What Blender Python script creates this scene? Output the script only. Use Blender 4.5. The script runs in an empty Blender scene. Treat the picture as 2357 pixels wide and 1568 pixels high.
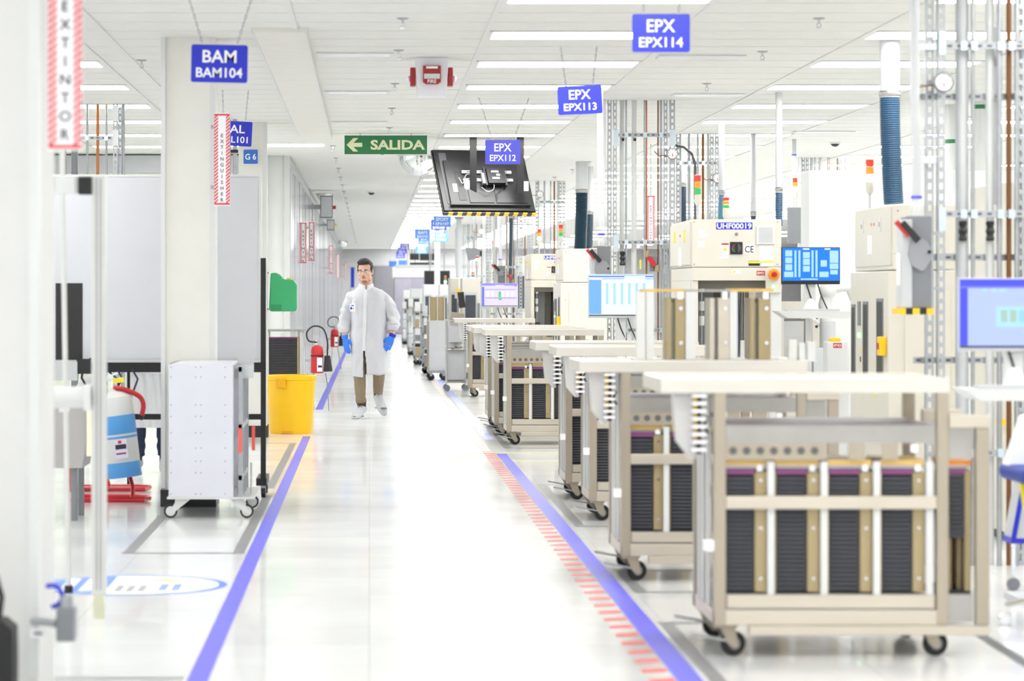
import bpy, bmesh, math, random
from mathutils import Vector, Matrix, noise
random.seed(7)
sc = bpy.context.scene
col = sc.collection
# ---------------------------------------------------------------- camera, world, exposure
F, VX, VY, CH = 6500.0, 850.0, 680.0, 1.36       # focal length and vanishing point in photo pixels, eye height
W, H = 2357.0, 1568.0
ZC = 3.02                                         # ceiling height
cd = bpy.data.cameras.new('camera'); cam = bpy.data.objects.new('camera', cd); col.objects.link(cam)
cam.location = (0, 0, CH); cam.rotation_euler = (math.pi/2, 0, 0)
cd.sensor_fit = 'HORIZONTAL'; cd.sensor_width = 36.0; cd.lens = F/W*36.0
cd.shift_x = (W/2 - VX)/W; cd.shift_y = -(H/2 - VY)/W
cd.clip_start = 0.1; cd.clip_end = 400
cd.dof.use_dof = True; cd.dof.focus_distance = 27.0; cd.dof.aperture_fstop = 3.5
sc.camera = cam
wd = bpy.data.worlds.new('world'); sc.world = wd; wd.use_nodes = True
bg = wd.node_tree.nodes['Background']; bg.inputs[0].default_value = (0.96, 0.98, 1.0, 1); bg.inputs[1].default_value = 0.7
sc.view_settings.view_transform = 'Standard'; sc.view_settings.look = 'None'
sc.view_settings.gamma = 1.0; sc.view_settings.use_curve_mapping = False
sc.view_settings.exposure = 1.2
PANEL = 7.0                                       # emission of the ceiling light panels

# ---------------------------------------------------------------- helpers
def lin(c):
    return tuple(((v/255)/12.92 if v/255 <= 0.04045 else ((v/255+0.055)/1.055)**2.4) for v in c)
MATS = {}
def pm(name, rgb, rough=0.5, metal=0.0, var=0.04, scale=6.0, bump=0.0, bscale=40.0, emit=0.0, alpha=1.0, trans=0.0, coat=0.0, stretch=None):
    m = bpy.data.materials.new(name); m.use_nodes = True
    nt = m.node_tree; b = nt.nodes['Principled BSDF']; c = lin(rgb)
    tc = nt.nodes.new('ShaderNodeTexCoord'); src = tc.outputs['Object']
    if stretch:
        mp = nt.nodes.new('ShaderNodeMapping'); mp.inputs['Scale'].default_value = stretch
        nt.links.new(src, mp.inputs[0]); src = mp.outputs[0]
    if var > 0:
        n = nt.nodes.new('ShaderNodeTexNoise'); n.inputs['Scale'].default_value = scale; n.inputs['Detail'].default_value = 3
        nt.links.new(src, n.inputs['Vector'])
        r = nt.nodes.new('ShaderNodeValToRGB')
        r.color_ramp.elements[0].position = 0.3; r.color_ramp.elements[1].position = 0.7
        r.color_ramp.elements[0].color = tuple(v*(1-var) for v in c)+(1,)
        r.color_ramp.elements[1].color = tuple(min(1, v*(1+var)) for v in c)+(1,)
        nt.links.new(n.outputs['Fac'], r.inputs[0]); nt.links.new(r.outputs[0], b.inputs['Base Color'])
        if emit: nt.links.new(r.outputs[0], b.inputs['Emission Color'])
    else:
        b.inputs['Base Color'].default_value = c+(1,)
        b.inputs['Emission Color'].default_value = c+(1,)
    b.inputs['Roughness'].default_value = rough; b.inputs['Metallic'].default_value = metal
    b.inputs['Alpha'].default_value = alpha; b.inputs['Transmission Weight'].default_value = trans
    b.inputs['Coat Weight'].default_value = coat
    b.inputs['Emission Strength'].default_value = emit
    if bump:
        n2 = nt.nodes.new('ShaderNodeTexNoise'); n2.inputs['Scale'].default_value = bscale
        nt.links.new(src, n2.inputs['Vector'])
        bp = nt.nodes.new('ShaderNodeBump'); bp.inputs['Strength'].default_value = bump; bp.inputs['Distance'].default_value = 0.01
        nt.links.new(n2.outputs['Fac'], bp.inputs['Height']); nt.links.new(bp.outputs[0], b.inputs['Normal'])
    MATS[name] = m
    return m

def link(o, parent=None):
    col.objects.link(o)
    if parent is not None: o.parent = parent
    return o
def tag(o, label=None, cat=None, group=None, kind=None):
    if label: o['label'] = label
    if cat: o['category'] = cat
    if group: o['group'] = group
    if kind: o['kind'] = kind
    return o
def thing(name, label, cat, loc=(0, 0, 0), group=None, rz=0.0):
    o = bpy.data.objects.new(name, None); o.empty_display_size = 0.1
    o.location = loc; o.rotation_euler = (0, 0, rz)
    link(o); return tag(o, label, cat, group)
def dup(root, loc=None, label=None, group=None, rz=None, skip=()):
    r = root.copy(); col.objects.link(r)
    if loc is not None: r.location = loc
    if rz is not None: r.rotation_euler = (0, 0, rz)
    if label: r['label'] = label
    if group: r['group'] = group
    for ch in [c for c in root.children]:
        if any(ch.name.startswith(s) for s in skip): continue
        c = ch.copy(); col.objects.link(c); c.parent = r
        for g in [g for g in ch.children]:
            d = g.copy(); col.objects.link(d); d.parent = c
    return r
def px(x, y, D):
    return Vector(((x-VX)*D/F, D, CH-(y-VY)*D/F))
def X(x, D): return (x-VX)*D/F
def Z(y, D): return CH-(y-VY)*D/F

def cr(pts, n=6):
    p = [Vector(q) for q in pts]; p = [p[0]*2-p[1]]+p+[p[-1]*2-p[-2]]; out = []
    for i in range(1, len(p)-2):
        for k in range(n):
            t = k/n; out.append(0.5*((2*p[i])+(p[i+1]-p[i-1])*t+(2*p[i-1]-5*p[i]+4*p[i+1]-p[i+2])*t*t+(3*p[i]-p[i-1]-3*p[i+1]+p[i+2])*t**3))
    return out+[p[-2]]

class MB:
    def __init__(s): s.v = []; s.f = []
    def add(s, vs, fs):
        n = len(s.v); s.v += [tuple(v) for v in vs]; s.f += [tuple(i+n for i in f) for f in fs]; return s
    def box(s, x0, x1, y0, y1, z0, z1, M=None):
        vs = [Vector((x, y, z)) for z in (z0, z1) for y in (y0, y1) for x in (x0, x1)]
        if M is not None: vs = [M @ v for v in vs]
        return s.add(vs, [(0, 2, 3, 1), (4, 5, 7, 6), (0, 1, 5, 4), (2, 6, 7, 3), (0, 4, 6, 2), (1, 3, 7, 5)])
    def ring(s, rings, cap=True, closed=True):
        n = len(rings[0]); vs = [p for r in rings for p in r]; fs = []
        for i in range(len(rings)-1):
            for j in range(n if closed else n-1):
                k = (j+1) % n
                fs.append((i*n+j, i*n+k, (i+1)*n+k, (i+1)*n+j))
        if cap and closed:
            fs.append(tuple(range(n-1, -1, -1))); fs.append(tuple((len(rings)-1)*n+j for j in range(n)))
        return s.add(vs, fs)
    def tube(s, pts, r, seg=8, cap=True, flat=1.0):
        pts = [Vector(p) for p in pts]; R = r if isinstance(r, (list, tuple)) else [r]*len(pts)
        rings = []; up = None
        for i, p in enumerate(pts):
            t = (pts[min(i+1, len(pts)-1)]-pts[max(i-1, 0)]).normalized()
            if up is None:
                up = Vector((0, 1, 0)) if abs(t.y) < 0.9 else Vector((1, 0, 0))
            a = up.cross(t).normalized(); b = t.cross(a).normalized(); up = b
            rings.append([p+a*(math.cos(q)*R[i])+b*(math.sin(q)*R[i]*flat) for q in [2*math.pi*j/seg for j in range(seg)]])
        return s.ring(rings, cap)
    def cyl(s, p0, p1, r, seg=12, r2=None):
        return s.tube([p0, p1], [r, r if r2 is None else r2], seg)
    def lathe(s, prof, c=(0, 0, 0), seg=16, axis='z'):
        rings = []
        for r, h in prof:
            rg = []
            for j in range(seg):
                q = 2*math.pi*j/seg; a, b = r*math.cos(q), r*math.sin(q)
                rg.append({'z': (c[0]+a, c[1]+b, c[2]+h), 'y': (c[0]+a, c[1]+h, c[2]+b), 'x': (c[0]+h, c[1]+a, c[2]+b)}[axis])
            rings.append(rg)
        return s.ring(rings)
    def prism(s, poly, a, b, axis='y'):
        def q(u, w, t): return {'y': (u, t, w), 'x': (t, u, w), 'z': (u, w, t)}[axis]
        return s.ring([[q(u, w, a) for u, w in poly], [q(u, w, b) for u, w in poly]])
    def ball(s, c, r, seg=12, rings=8, M=None):
        rx, ry, rz = r if isinstance(r, (tuple, list)) else (r, r, r)
        rg = []
        for i in range(rings+1):
            t = math.pi*i/rings; k = max(math.sin(t), 0.02)
            rg.append([Vector((rx*k*math.cos(2*math.pi*j/seg), ry*k*math.sin(2*math.pi*j/seg), -rz*math.cos(t))) for j in range(seg)])
        rg = [[(M @ p if M is not None else p)+Vector(c) for p in r_] for r_ in rg]
        return s.ring(rg)
    def torus(s, c, R, r, axis='z', seg=20, sub=6, a0=0, a1=360):
        full = (a1-a0) >= 360; n = seg if full else seg+1; pts = []
        for i in range(n):
            q = math.radians(a0+(a1-a0)*i/seg); u, w = R*math.cos(q), R*math.sin(q)
            pts.append({'z': (c[0]+u, c[1]+w, c[2]), 'y': (c[0]+u, c[1], c[2]+w), 'x': (c[0], c[1]+u, c[2]+w)}[axis])
        if full: pts.append(pts[0])
        return s.tube(pts, r, sub)
    def mesh(s, name, smooth=False):
        me = bpy.data.meshes.new(name); me.from_pydata(s.v, [], s.f)
        bm = bmesh.new(); bm.from_mesh(me); bmesh.ops.recalc_face_normals(bm, faces=bm.faces[:]); bm.to_mesh(me); bm.free()
        if smooth:
            me.polygons.foreach_set('use_smooth', [True]*len(me.polygons)); me.set_sharp_from_angle(angle=math.radians(38))
        return me
    def build(s, name, mat, parent=None, smooth=False, w=False, bevel=0.0):
        if w and parent is not None:
            q = Vector((0, 0, 0)); p_ = parent
            while p_ is not None: q += p_.location; p_ = p_.parent
            s.v = [tuple(Vector(v)-q) for v in s.v]
        me = s.mesh(name, smooth); me.materials.append(mat)
        o = bpy.data.objects.new(name, me); link(o, parent)
        if bevel:
            bv = o.modifiers.new('bevel', 'BEVEL'); bv.width = bevel; bv.segments = 2; bv.limit_method = 'ANGLE'
        return o
def bx(name, mat, parent, x0, x1, y0, y1, z0, z1, w=False, bevel=0.0):
    return MB().box(x0, x1, y0, y1, z0, z1).build(name, mat, parent, w=w, bevel=bevel)
def inst(name, src, parent, loc=(0, 0, 0), rot=None):
    o = bpy.data.objects.new(name, src.data if hasattr(src, 'data') else src); o.location = loc
    if rot: o.rotation_euler = rot
    return link(o, parent)
def rrect(x0, x1, z0, z1, r, n=4):
    out = []
    for cx, cz, a in ((x1-r, z1-r, 0), (x0+r, z1-r, 90), (x0+r, z0+r, 180), (x1-r, z0+r, 270)):
        for i in range(n+1):
            q = math.radians(a+90*i/n); out.append((cx+r*math.cos(q), cz+r*math.sin(q)))
    return out
def text(name, s, size, mat, parent, loc, bold=0.012, spacing=1.0, line=1.0, width=None, height=None, rot=(math.pi/2, 0, 0), ext=0.0006):
    """flat lettering facing -y, centred on loc; width/height stretch it to fit."""
    cu = bpy.data.curves.new('lettering', 'FONT'); cu.body = s; cu.size = size; cu.align_x = 'CENTER'; cu.align_y = 'CENTER'
    cu.offset = bold*size; cu.space_character = spacing; cu.space_line = line; cu.extrude = ext; cu.resolution_u = 3
    t = bpy.data.objects.new('lettering', cu); col.objects.link(t)
    me = bpy.data.meshes.new_from_object(t); bpy.data.objects.remove(t); bpy.data.curves.remove(cu)
    xs = [v.co.x for v in me.vertices]; ys = [v.co.y for v in me.vertices]
    cx, cy = (min(xs)+max(xs))/2, (min(ys)+max(ys))/2
    sx = width/(max(xs)-min(xs)) if width else 1.0
    sy = height/(max(ys)-min(ys)) if height else (sx if width and not height else 1.0)
    for v in me.vertices: v.co.x = (v.co.x-cx)*sx; v.co.y = (v.co.y-cy)*sy
    me.materials.clear(); me.materials.append(mat)
    o = bpy.data.objects.new(name, me); o.location = loc; o.rotation_euler = rot
    return link(o, parent)

# ---------------------------------------------------------------- materials
WHITE = pm('white_paint', (218, 219, 218), 0.45, var=0.015)
WALLW = pm('white_wall', (212, 212, 210), 0.6, var=0.015)
CREAMW = pm('cream_wall', (226, 224, 217), 0.6, var=0.02)
GREENW = pm('pale_green_wall', (222, 230, 214), 0.6, var=0.02)
PANELG = pm('grey_board', (205, 207, 212), 0.5, var=0.012)
TILE = pm('ceiling_tile', (226, 226, 221), 0.85, var=0.02, bump=0.15, bscale=160)
TBAR = pm('ceiling_grid', (222, 222, 218), 0.6, var=0.01)
GAP = pm('ceiling_gap', (58, 58, 57), 0.9, var=0.02)
GLOW = pm('light_diffuser', (255, 255, 252), 0.5, var=0, emit=PANEL)
STEEL_TOPLIT = pm('brushed_steel_top', (212, 207, 198), 0.32, 0.4, var=0.05, scale=14, stretch=(0.15, 1, 1))  # same cart steel, light from above put into its colour
STEEL_LIT = pm('brushed_steel_rail', (200, 191, 176), 0.34, 0.45, var=0.05, scale=14, stretch=(0.15, 1, 1))  # same cart steel as the posts, reflected light put into its colour
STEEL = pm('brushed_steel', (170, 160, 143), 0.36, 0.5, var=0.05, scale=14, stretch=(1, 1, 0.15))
STEELD = pm('steel_plate', (166, 163, 158), 0.28, 0.7, var=0.08, scale=5)
GALV = pm('galvanised_steel', (168, 171, 175), 0.38, 0.6, var=0.08, scale=20)
CHROME = pm('chrome', (215, 216, 218), 0.15, 0.95, var=0.02)
ALU = pm('aluminium', (214, 214, 212), 0.35, 0.45, var=0.03)
TAN = pm('tan_anodised', (168, 151, 114), 0.4, 0.35, var=0.05, stretch=(1, 1, 0.2))
FIN = pm('charcoal_plastic', (66, 67, 75), 0.45, var=0.1, scale=30)
FINB = pm('charcoal_back', (24, 25, 28), 0.6, var=0.1)
PURPLE = pm('purple_plastic', (120, 62, 110), 0.4, var=0.05)
AMBER = pm('amber_bar', (214, 178, 104), 0.4, 0.2, var=0.05)
BLACK = pm('black_plastic', (26, 26, 28), 0.42, var=0.08)
BLACKM = pm('black_steel', (30, 29, 31), 0.4, 0.2, var=0.08)
RUBBER = pm('black_rubber', (28, 28, 30), 0.7, var=0.1)
TVB = pm('tv_back', (46, 45, 48), 0.38, var=0.06, bump=0.08, bscale=400)
GREYP = pm('grey_enamel', (128, 130, 135), 0.4, 0.1, var=0.03)
GREYL = pm('light_grey', (196, 198, 200), 0.45, var=0.03)
GREYD = pm('dark_grey', (92, 92, 94), 0.5, var=0.05)
CREAM = pm('machine_cream', (216, 211, 199), 0.4, var=0.015)
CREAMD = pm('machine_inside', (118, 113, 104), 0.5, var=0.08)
PVC = pm('white_pvc', (216, 217, 216), 0.3, var=0.01)
BLUE = pm('sign_blue', (32, 46, 192), 0.35, var=0.02)
BLUEL = pm('sign_blue_light', (84, 150, 242), 0.35, var=0.02)
BLUEV = pm('sign_violet_blue', (70, 72, 206), 0.35, var=0.02)
LETTER = pm('white_lettering', (248, 248, 250), 0.5, var=0)
DARKL = pm('dark_lettering', (40, 44, 62), 0.5, var=0)
RED = pm('red_paint', (196, 32, 40), 0.32, var=0.04)
REDS = pm('red_stripe', (214, 52, 70), 0.4, var=0.03)
DRED = pm('alarm_red', (166, 26, 32), 0.35, var=0.03)
YELLOW = pm('yellow_plastic', (255, 200, 14), 0.38, var=0.02)
YEL2 = pm('yellow_tag', (240, 222, 50), 0.45, var=0.02)
ORANGE = pm('orange_plastic', (240, 150, 30), 0.4, var=0.02)
GREEN = pm('eyewash_green', (52, 164, 104), 0.4, var=0.03)
SIGNG = pm('exit_green', (42, 122, 72), 0.4, var=0.02)
PALEY = pm('pale_luminous', (236, 236, 196), 0.5, var=0.01)
HOSE = pm('blue_hose', (52, 86, 116), 0.45, var=0.05)
HOSED = pm('dark_hose', (34, 60, 76), 0.45, var=0.05)
COPPER = pm('copper_pipe', (184, 112, 70), 0.3, 0.7, var=0.06)
BROWN = pm('brown_pipe', (130, 84, 48), 0.4, 0.4, var=0.06)
TAPEB = pm('blue_floor_tape', (92, 90, 226), 0.35, var=0.03)
TAPEG = pm('grey_floor_tape', (128, 128, 130), 0.4, var=0.04)
TAPER = pm('red_floor_tape', (224, 60, 64), 0.4, var=0.04)
TAPEY = pm('yellow_floor_tape', (240, 226, 150), 0.4, var=0.03)
CLEAR = pm('clear_plastic', (232, 234, 236), 0.15, var=0, alpha=0.45)
HOLDER = pm('frosted_holder', (228, 228, 226), 0.25, var=0, alpha=0.62)
GLASS = pm('gauge_glass', (240, 240, 242), 0.1, var=0, coat=1.0)
LENS = pm('lens_clear', (225, 230, 240), 0.05, var=0, alpha=0.14)
MIRROR = pm('mirror_dome', (226, 228, 228), 0.05, 0.9, var=0)
RIBS = pm('ribbed_silver', (208, 210, 213), 0.13, 0.4, var=0.4, scale=2.0, stretch=(1, 5.0, 0.05))  # vertical streaks of bright reflection put into the rib colour
WALLG = pm('grey_door', (150, 148, 156), 0.5, var=0.03)
FABRICW = pm('white_smock', (200, 200, 206), 0.85, var=0.02, bump=0.08, bscale=140)
KHAKI = pm('khaki_cloth', (138, 122, 100), 0.85, var=0.06, bump=0.3, bscale=60)
JEANS = pm('dark_denim', (34, 46, 72), 0.85, var=0.1, bump=0.3, bscale=80)
SKIN = pm('skin', (218, 173, 150), 0.5, var=0.03)
HAIR = pm('black_hair', (30, 26, 26), 0.5, var=0.3, scale=60, bump=0.6, bscale=120)
STUBBLE = pm('stubble', (158, 118, 100), 0.7, var=0.12, scale=120)
GLOVE = pm('blue_glove', (48, 124, 234), 0.5, var=0.03, bump=0.1, bscale=60)
GLOVED = pm('blue_glove_cuff', (34, 38, 190), 0.5, var=0.03)
BOOT = pm('dark_boot', (58, 44, 40), 0.5, var=0.1)
SHOEC = pm('white_shoe_cover', (196, 196, 201), 0.7, var=0.02, bump=0.4, bscale=40)
SOLE = pm('grey_sole', (120, 120, 124), 0.7, var=0.05)
LED_G = pm('green_led', (120, 255, 140), 0.4, var=0, emit=1.6)
LED_R = pm('red_led', (255, 40, 40), 0.4, var=0, emit=1.0)
LAMP_R = pm('red_lamp', (222, 64, 40), 0.3, var=0)
LAMP_O = pm('orange_lamp', (246, 160, 50), 0.3, var=0)
LAMP_G = pm('green_lamp', (60, 190, 100), 0.3, var=0)
LAMP_B = pm('blue_lamp', (60, 120, 220), 0.3, var=0)
LAMP_W = pm('lit_white_lamp', (245, 255, 250), 0.3, var=0, emit=1.4)
WATER = pm('yellow_tape_mark', (240, 210, 80), 0.4, var=0.03)
BAG = pm('thin_plastic_bag', (236, 238, 240), 0.3, var=0.02, bump=0.5, bscale=12)
def scr(name, rgb, e=0.30):
    m = pm('screen_'+name, rgb, 0.3, var=0, emit=e); b = m.node_tree.nodes['Principled BSDF']
    b.inputs['Base Color'].default_value = tuple(v*0.25 for v in lin(rgb))+(1,); b.inputs['Specular IOR Level'].default_value = 0.2
    return m
S_CYAN = scr('cyan', (226, 246, 255), .42); S_LAV = scr('lavender', (216, 206, 252), .44); S_BLUE = scr('blue', (40, 128, 236), .42)
S_VIO = scr('violet', (128, 140, 250)); S_PALE = scr('pale', (170, 216, 252), .42); S_MID = scr('mid', (120, 178, 240), .4)
S_DARK = scr('dark', (84, 88, 236), .4); S_GRN = scr('green', (110, 220, 130)); S_WHT = scr('white', (240, 240, 255), .44); S_YEL = scr('yellow', (214, 232, 180))
# ================================================================ ROOM
YA, YB = -9.0, 100.0
XL, XR = -9.0, 24.0
fm = pm('polished_floor', (238, 239, 238), 0.16, var=0.0, coat=0.25)
nt = fm.node_tree; b_ = nt.nodes['Principled BSDF']
tcn = nt.nodes.new('ShaderNodeTexCoord'); br = nt.nodes.new('ShaderNodeTexBrick')
br.offset = 0.0; br.inputs['Scale'].default_value = 1.0; br.inputs['Brick Width'].default_value = 0.61; br.inputs['Row Height'].default_value = 0.61
br.inputs['Mortar Size'].default_value = 0.0022; br.inputs['Mortar Smooth'].default_value = 0.3
br.inputs['Color1'].default_value = lin((231, 232, 231))+(1,); br.inputs['Color2'].default_value = lin((223, 224, 225))+(1,); br.inputs['Mortar'].default_value = lin((196, 197, 198))+(1,)
nt.links.new(tcn.outputs['Object'], br.inputs['Vector']); nt.links.new(br.outputs['Color'], b_.inputs['Base Color'])
ns = nt.nodes.new('ShaderNodeTexNoise'); ns.inputs['Scale'].default_value = 1.3; ns.inputs['Detail'].default_value = 4
rr = nt.nodes.new('ShaderNodeMapRange'); rr.inputs[3].default_value = 0.13; rr.inputs[4].default_value = 0.27
nt.links.new(tcn.outputs['Object'], ns.inputs['Vector']); nt.links.new(ns.outputs['Fac'], rr.inputs[0]); nt.links.new(rr.outputs[0], b_.inputs['Roughness'])
tag(bx('floor', fm, None, XL, XR, YA, YB, -0.1, 0), kind='structure')

# ceiling: dark plenum slab above, tiles hanging in it, grid bars along the aisle
ceil_ = tag(bx('ceiling', GAP, None, XL, XR, YA, YB, ZC+0.02, ZC+0.14), kind='structure')
PIT = 0.5625                                     # tile pitch along the aisle (four to a light)
ROW0 = 15.75                                     # depth of a light row centre
XT = [-7.0, -5.55, -4.33, -3.11, -1.89, -1.67, -0.46, 0.74, 1.95, 3.16, 4.38, 5.60, 6.82, 8.04, 9.26, 10.48, 11.7]
LIGHTCOLS = [(-3.11, -1.89), (0.74, 1.95), (3.16, 4.38), (5.60, 6.82), (8.04, 9.26), (10.48, 11.7)]
def is_light(i, k):                              # i: tile column, k: tile row counted from ROW0
    return k % 4 == 0 and (XT[i], XT[i+1]) in LIGHTCOLS
tm = {}
rest = MB()
k0 = int((YA-ROW0)/PIT)+1; k1 = int((YB-ROW0)/PIT)-1
ntile = 0
for k in range(k0, k1+1):
    yc = ROW0+k*PIT
    for i in range(len(XT)-1):
        if is_light(i, k): continue
        x0, x1 = XT[i]+0.008, XT[i+1]-0.008
        xa, xb = VX+x0*F/max(yc, 1), VX+x1*F/max(yc, 1)
        if 15.3 < yc < 29.5 and xb > 0 and xa < W and x1-x0 > 0.5 and ntile < 300:
            key = round(x1-x0, 3)
            if key not in tm:
                w2 = (x1-x0)/2; h2 = PIT/2-0.006
                me = MB().box(-w2, w2, -h2+.003, h2-.003, 0, 0.02).mesh('ceiling_tile'); me.materials.append(TILE); tm[key] = me
            inst('ceiling_tile', tm[key], ceil_, ((x0+x1)/2, yc, ZC)); ntile += 1
        else:
            rest.box(x0, x1, yc-PIT/2+0.006, yc+PIT/2-0.006, ZC, ZC+0.02)
# beyond the light columns the ceiling goes on as wide strips
for x0, x1 in ((XL, XT[0]), (XT[-1], XR)):
    for k in range(k0, k1+1, 4): rest.box(x0+0.01, x1-0.01, ROW0+k*PIT, ROW0+(k+4)*PIT-0.01, ZC, ZC+0.02)
tag(rest.build('ceiling_tile_field', TILE, ceil_), kind='stuff')
for x in XT:
    bx('grid_bar', TBAR, ceil_, x-0.016, x+0.016, YA, YB, ZC-0.008, ZC+0.02)
# light panels
pan = None
def light_panel(x0, x1, yc, far):
    global pan
    if pan is None:
        pan = {}
    key = round(x1-x0, 3)
    if key not in pan:
        w2 = (x1-x0)/2-0.012; h2 = PIT/2-0.01
        a = MB().box(-w2+0.03, w2-0.03, -h2+0.03, h2-0.03, -0.004, 0.012).mesh('diffuser'); a.materials.append(GLOW)
        fr = MB()
        for q in ((-w2, w2, -h2, -h2+0.03), (-w2, w2, h2-0.03, h2), (-w2, -w2+0.03, -h2+0.03, h2-0.03), (w2-0.03, w2, -h2+0.03, h2-0.03)):
            fr.box(q[0], q[1], q[2], q[3], -0.006, 0.02)
        fr = fr.mesh('frame'); fr.materials.append(WHITE); pan[key] = (a, fr)
    a, fr = pan[key]
    if far:
        o = inst('ceiling_light', a, None, ((x0+x1)/2, yc, ZC))
        tag(o, 'small far fluorescent panel glowing in the ceiling deep in the hall', 'light', 'far ceiling lights')
    else:
        o = thing('ceiling_light', 'long white fluorescent panel glowing flush in the tiled ceiling', 'light', ((x0+x1)/2, yc, ZC), 'ceiling light panels')
        inst('diffuser', a, o); inst('frame', fr, o)
for k in range(k0, k1+1):
    if k % 4: continue
    yc = ROW0+k*PIT
    for x0, x1 in LIGHTCOLS:
        if x0 < -3 and yc > 32: continue
        if yc < 15 and (x0 > 6 or yc < -6): continue
        if yc > 60 and k % 8 and x0 > 5: continue
        light_panel(x0, x1, yc, yc > 46)
o = thing('ceiling_light', 'short lit ceiling panel above the white wall end with green eyewash tank', 'light', (-1.065, 31.2, ZC))
MB().box(-0.56, 0.56, -0.24, 0.24, -0.006, -0.001).build('diffuser', GLOW, o)
MB().box(-0.59, 0.59, -0.27, 0.27, -0.003, 0.001).build('frame', WHITE, o)
# flat cream soffit strip along the aisle
so = thing('trim_1', None, None, (-0.56, 17.5, ZC)); so['kind'] = 'structure'
MB().box(-0.17, 0.17, 0, 11.8, -0.03, 0).build('soffit_panel', CREAMW, so)
for s in (-0.17, 0.158): bx('edge_strip', WHITE, so, s, s+0.012, 0, 11.8, -0.034, -0.03)

# walls
wl = tag(bx('wall_left', WALLW, None, -1.10, -0.985, 33.75, YB, 0, ZC), kind='structure')
m = MB(); y = 34.0
while y < YB-0.3:
    h = 0.012+0.02*random.random()
    m.box(-0.985, -0.985+h, y, y+0.26+0.1*random.random(), 0.05, ZC-0.02); y += 0.48
tag(m.build('ribs', RIBS, wl), kind='stuff')
bx('end_post', pm('bright_post', (246, 247, 247), .5, var=.01), wl, -1.22, -0.955, 33.6, 33.75, 0, ZC)
bx('edge_trim', WHITE, wl, -1.012, -0.945, 33.55, 33.6, 0, ZC)
bx('top_rail', GREYL, wl, -0.985, -0.94, 33.75, YB, ZC-0.1, ZC-0.02)
bx('base_rail', GREYL, wl, -0.985, -0.94, 33.75, YB, 0, 0.08)
tag(bx('wall_far_left', GREENW, None, XL, -1.22, 33.2, 33.4, 0, ZC), kind='structure')
t_ = tag(bx('trim_2', GREYL, None, XL, -1.25, 33.1, 33.2, ZC-0.22, ZC-0.02), kind='structure')
wb = tag(bx('wall_back', pm('far_wall', (226, 226, 228), 0.6, var=0.03), None, -1.1, XR, YB, YB+0.2, 0, ZC), kind='structure')
d = tag(bx('door_1', WALLG, None, 0.15, 0.82, YB-0.08, YB, 0, 2.4), kind='structure')
bx('door_leaf', WALLG, d, 0.19, 0.78, YB-0.1, YB-0.08, 0.02, 2.34)
d = tag(bx('door_2', WALLG, None, 0.86, 2.2, YB-0.08, YB, 0, 2.0), kind='structure')
bx('door_leaf', pm('lilac_grey', (172, 168, 184), 0.5), d, 0.9, 1.5, YB-0.1, YB-0.08, 0.02, 1.95)
bx('door_leaf', pm('lilac_grey2', (166, 162, 178), 0.5), d, 1.52, 2.16, YB-0.1, YB-0.08, 0.02, 1.95)
tag(bx('wall_right', WALLW, None, XR, XR+0.2, YA, YB, 0, ZC), kind='structure')

# columns
def column(name, x0, x1, y0, y1, mat, base=True):
    c = tag(bx(name, mat, None, x0, x1, y0, y1, 0, ZC), kind='structure')
    bx('corner_guard', PVC, c, x1-0.03, x1+0.006, y0-0.006, y0+0.04, 0.1, ZC-0.01)
    if base: bx('base_cover', BLACK, c, x0-0.012, x1+0.012, y0-0.012, y1+0.012, 0, 0.11)
    return c
c1 = column('wall_column_1', -1.75, -1.098, 9.35, 9.84, WALLW, base=False)
c2 = column('wall_column_2', -1.33, -0.995, 18.15, 18.5, CREAMW)
bx('edge_strip', PVC, c2, -1.338, -1.31, 18.13, 18.15, 0.12, ZC)
c3 = column('wall_column_3', -1.25, -0.985, 27.05, 27.35, CREAMW)
c4 = tag(bx('wall_column_4', PVC, None, X(1000, 62), X(1013, 62), 62, 62.15, 0, ZC), kind='structure')
bx('base_cover', GREYL, c4, X(1000, 62)-0.01, X(1013, 62)+0.01, 61.99, 62.16, 0, 0.12)

# ---------------------------------------------------------------- floor tapes
def tape(name, label, mat, pts, z=0.0015, group=None):
    m = MB(); n = len(pts)
    m.ring([[(x, y, 0.0002) for x, y in pts], [(x, y, z) for x, y in pts]])
    return tag(m.build(name, mat), label, 'floor tape', group)
tape('floor_tape', 'long blue tape line on the floor beside the yellow bin', TAPEB, [(-0.645, 4), (-0.57, 4), (-0.565, 27.2), (-0.64, 27.2)])
tape('floor_tape', 'blue tape line on the floor running along the red extinguishers', TAPEB, [(-0.64, 33.6), (-0.555, 33.6), (-0.52, 95), (-0.6, 95)])
tape('floor_tape', 'long blue tape line on the floor beside the parked steel carts', TAPEB, [(1.085, 4), (1.18, 4), (1.175, 24.2), (1.09, 24.2)])
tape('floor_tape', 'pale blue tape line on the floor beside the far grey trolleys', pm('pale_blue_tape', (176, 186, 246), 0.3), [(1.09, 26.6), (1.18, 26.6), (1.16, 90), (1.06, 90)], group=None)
hz = thing('hazard_tape', 'red and white striped tape along the blue floor line', 'floor tape', (1.0, 4.0, 0))
y = 4.0; dm = MB().ring([[(a, b2, z) for a, b2 in ((-0.045, -0.04), (0.05, 0.0), (0.05, 0.085), (-0.045, 0.045))] for z in (0.0002, 0.0014)]).mesh('stripe'); dm.materials.append(TAPER)
while y < 24.3:
    inst('stripe', dm, hz, (0.03, y-4.0, 0)); y += 0.27
tape('floor_tape', 'worn dull red tape strip on the floor where the carts end', pm('worn_tape', (206, 190, 190), 0.4, var=0.1), [(0.98, 24.6), (1.06, 24.6), (1.05, 46), (0.97, 46)])
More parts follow.
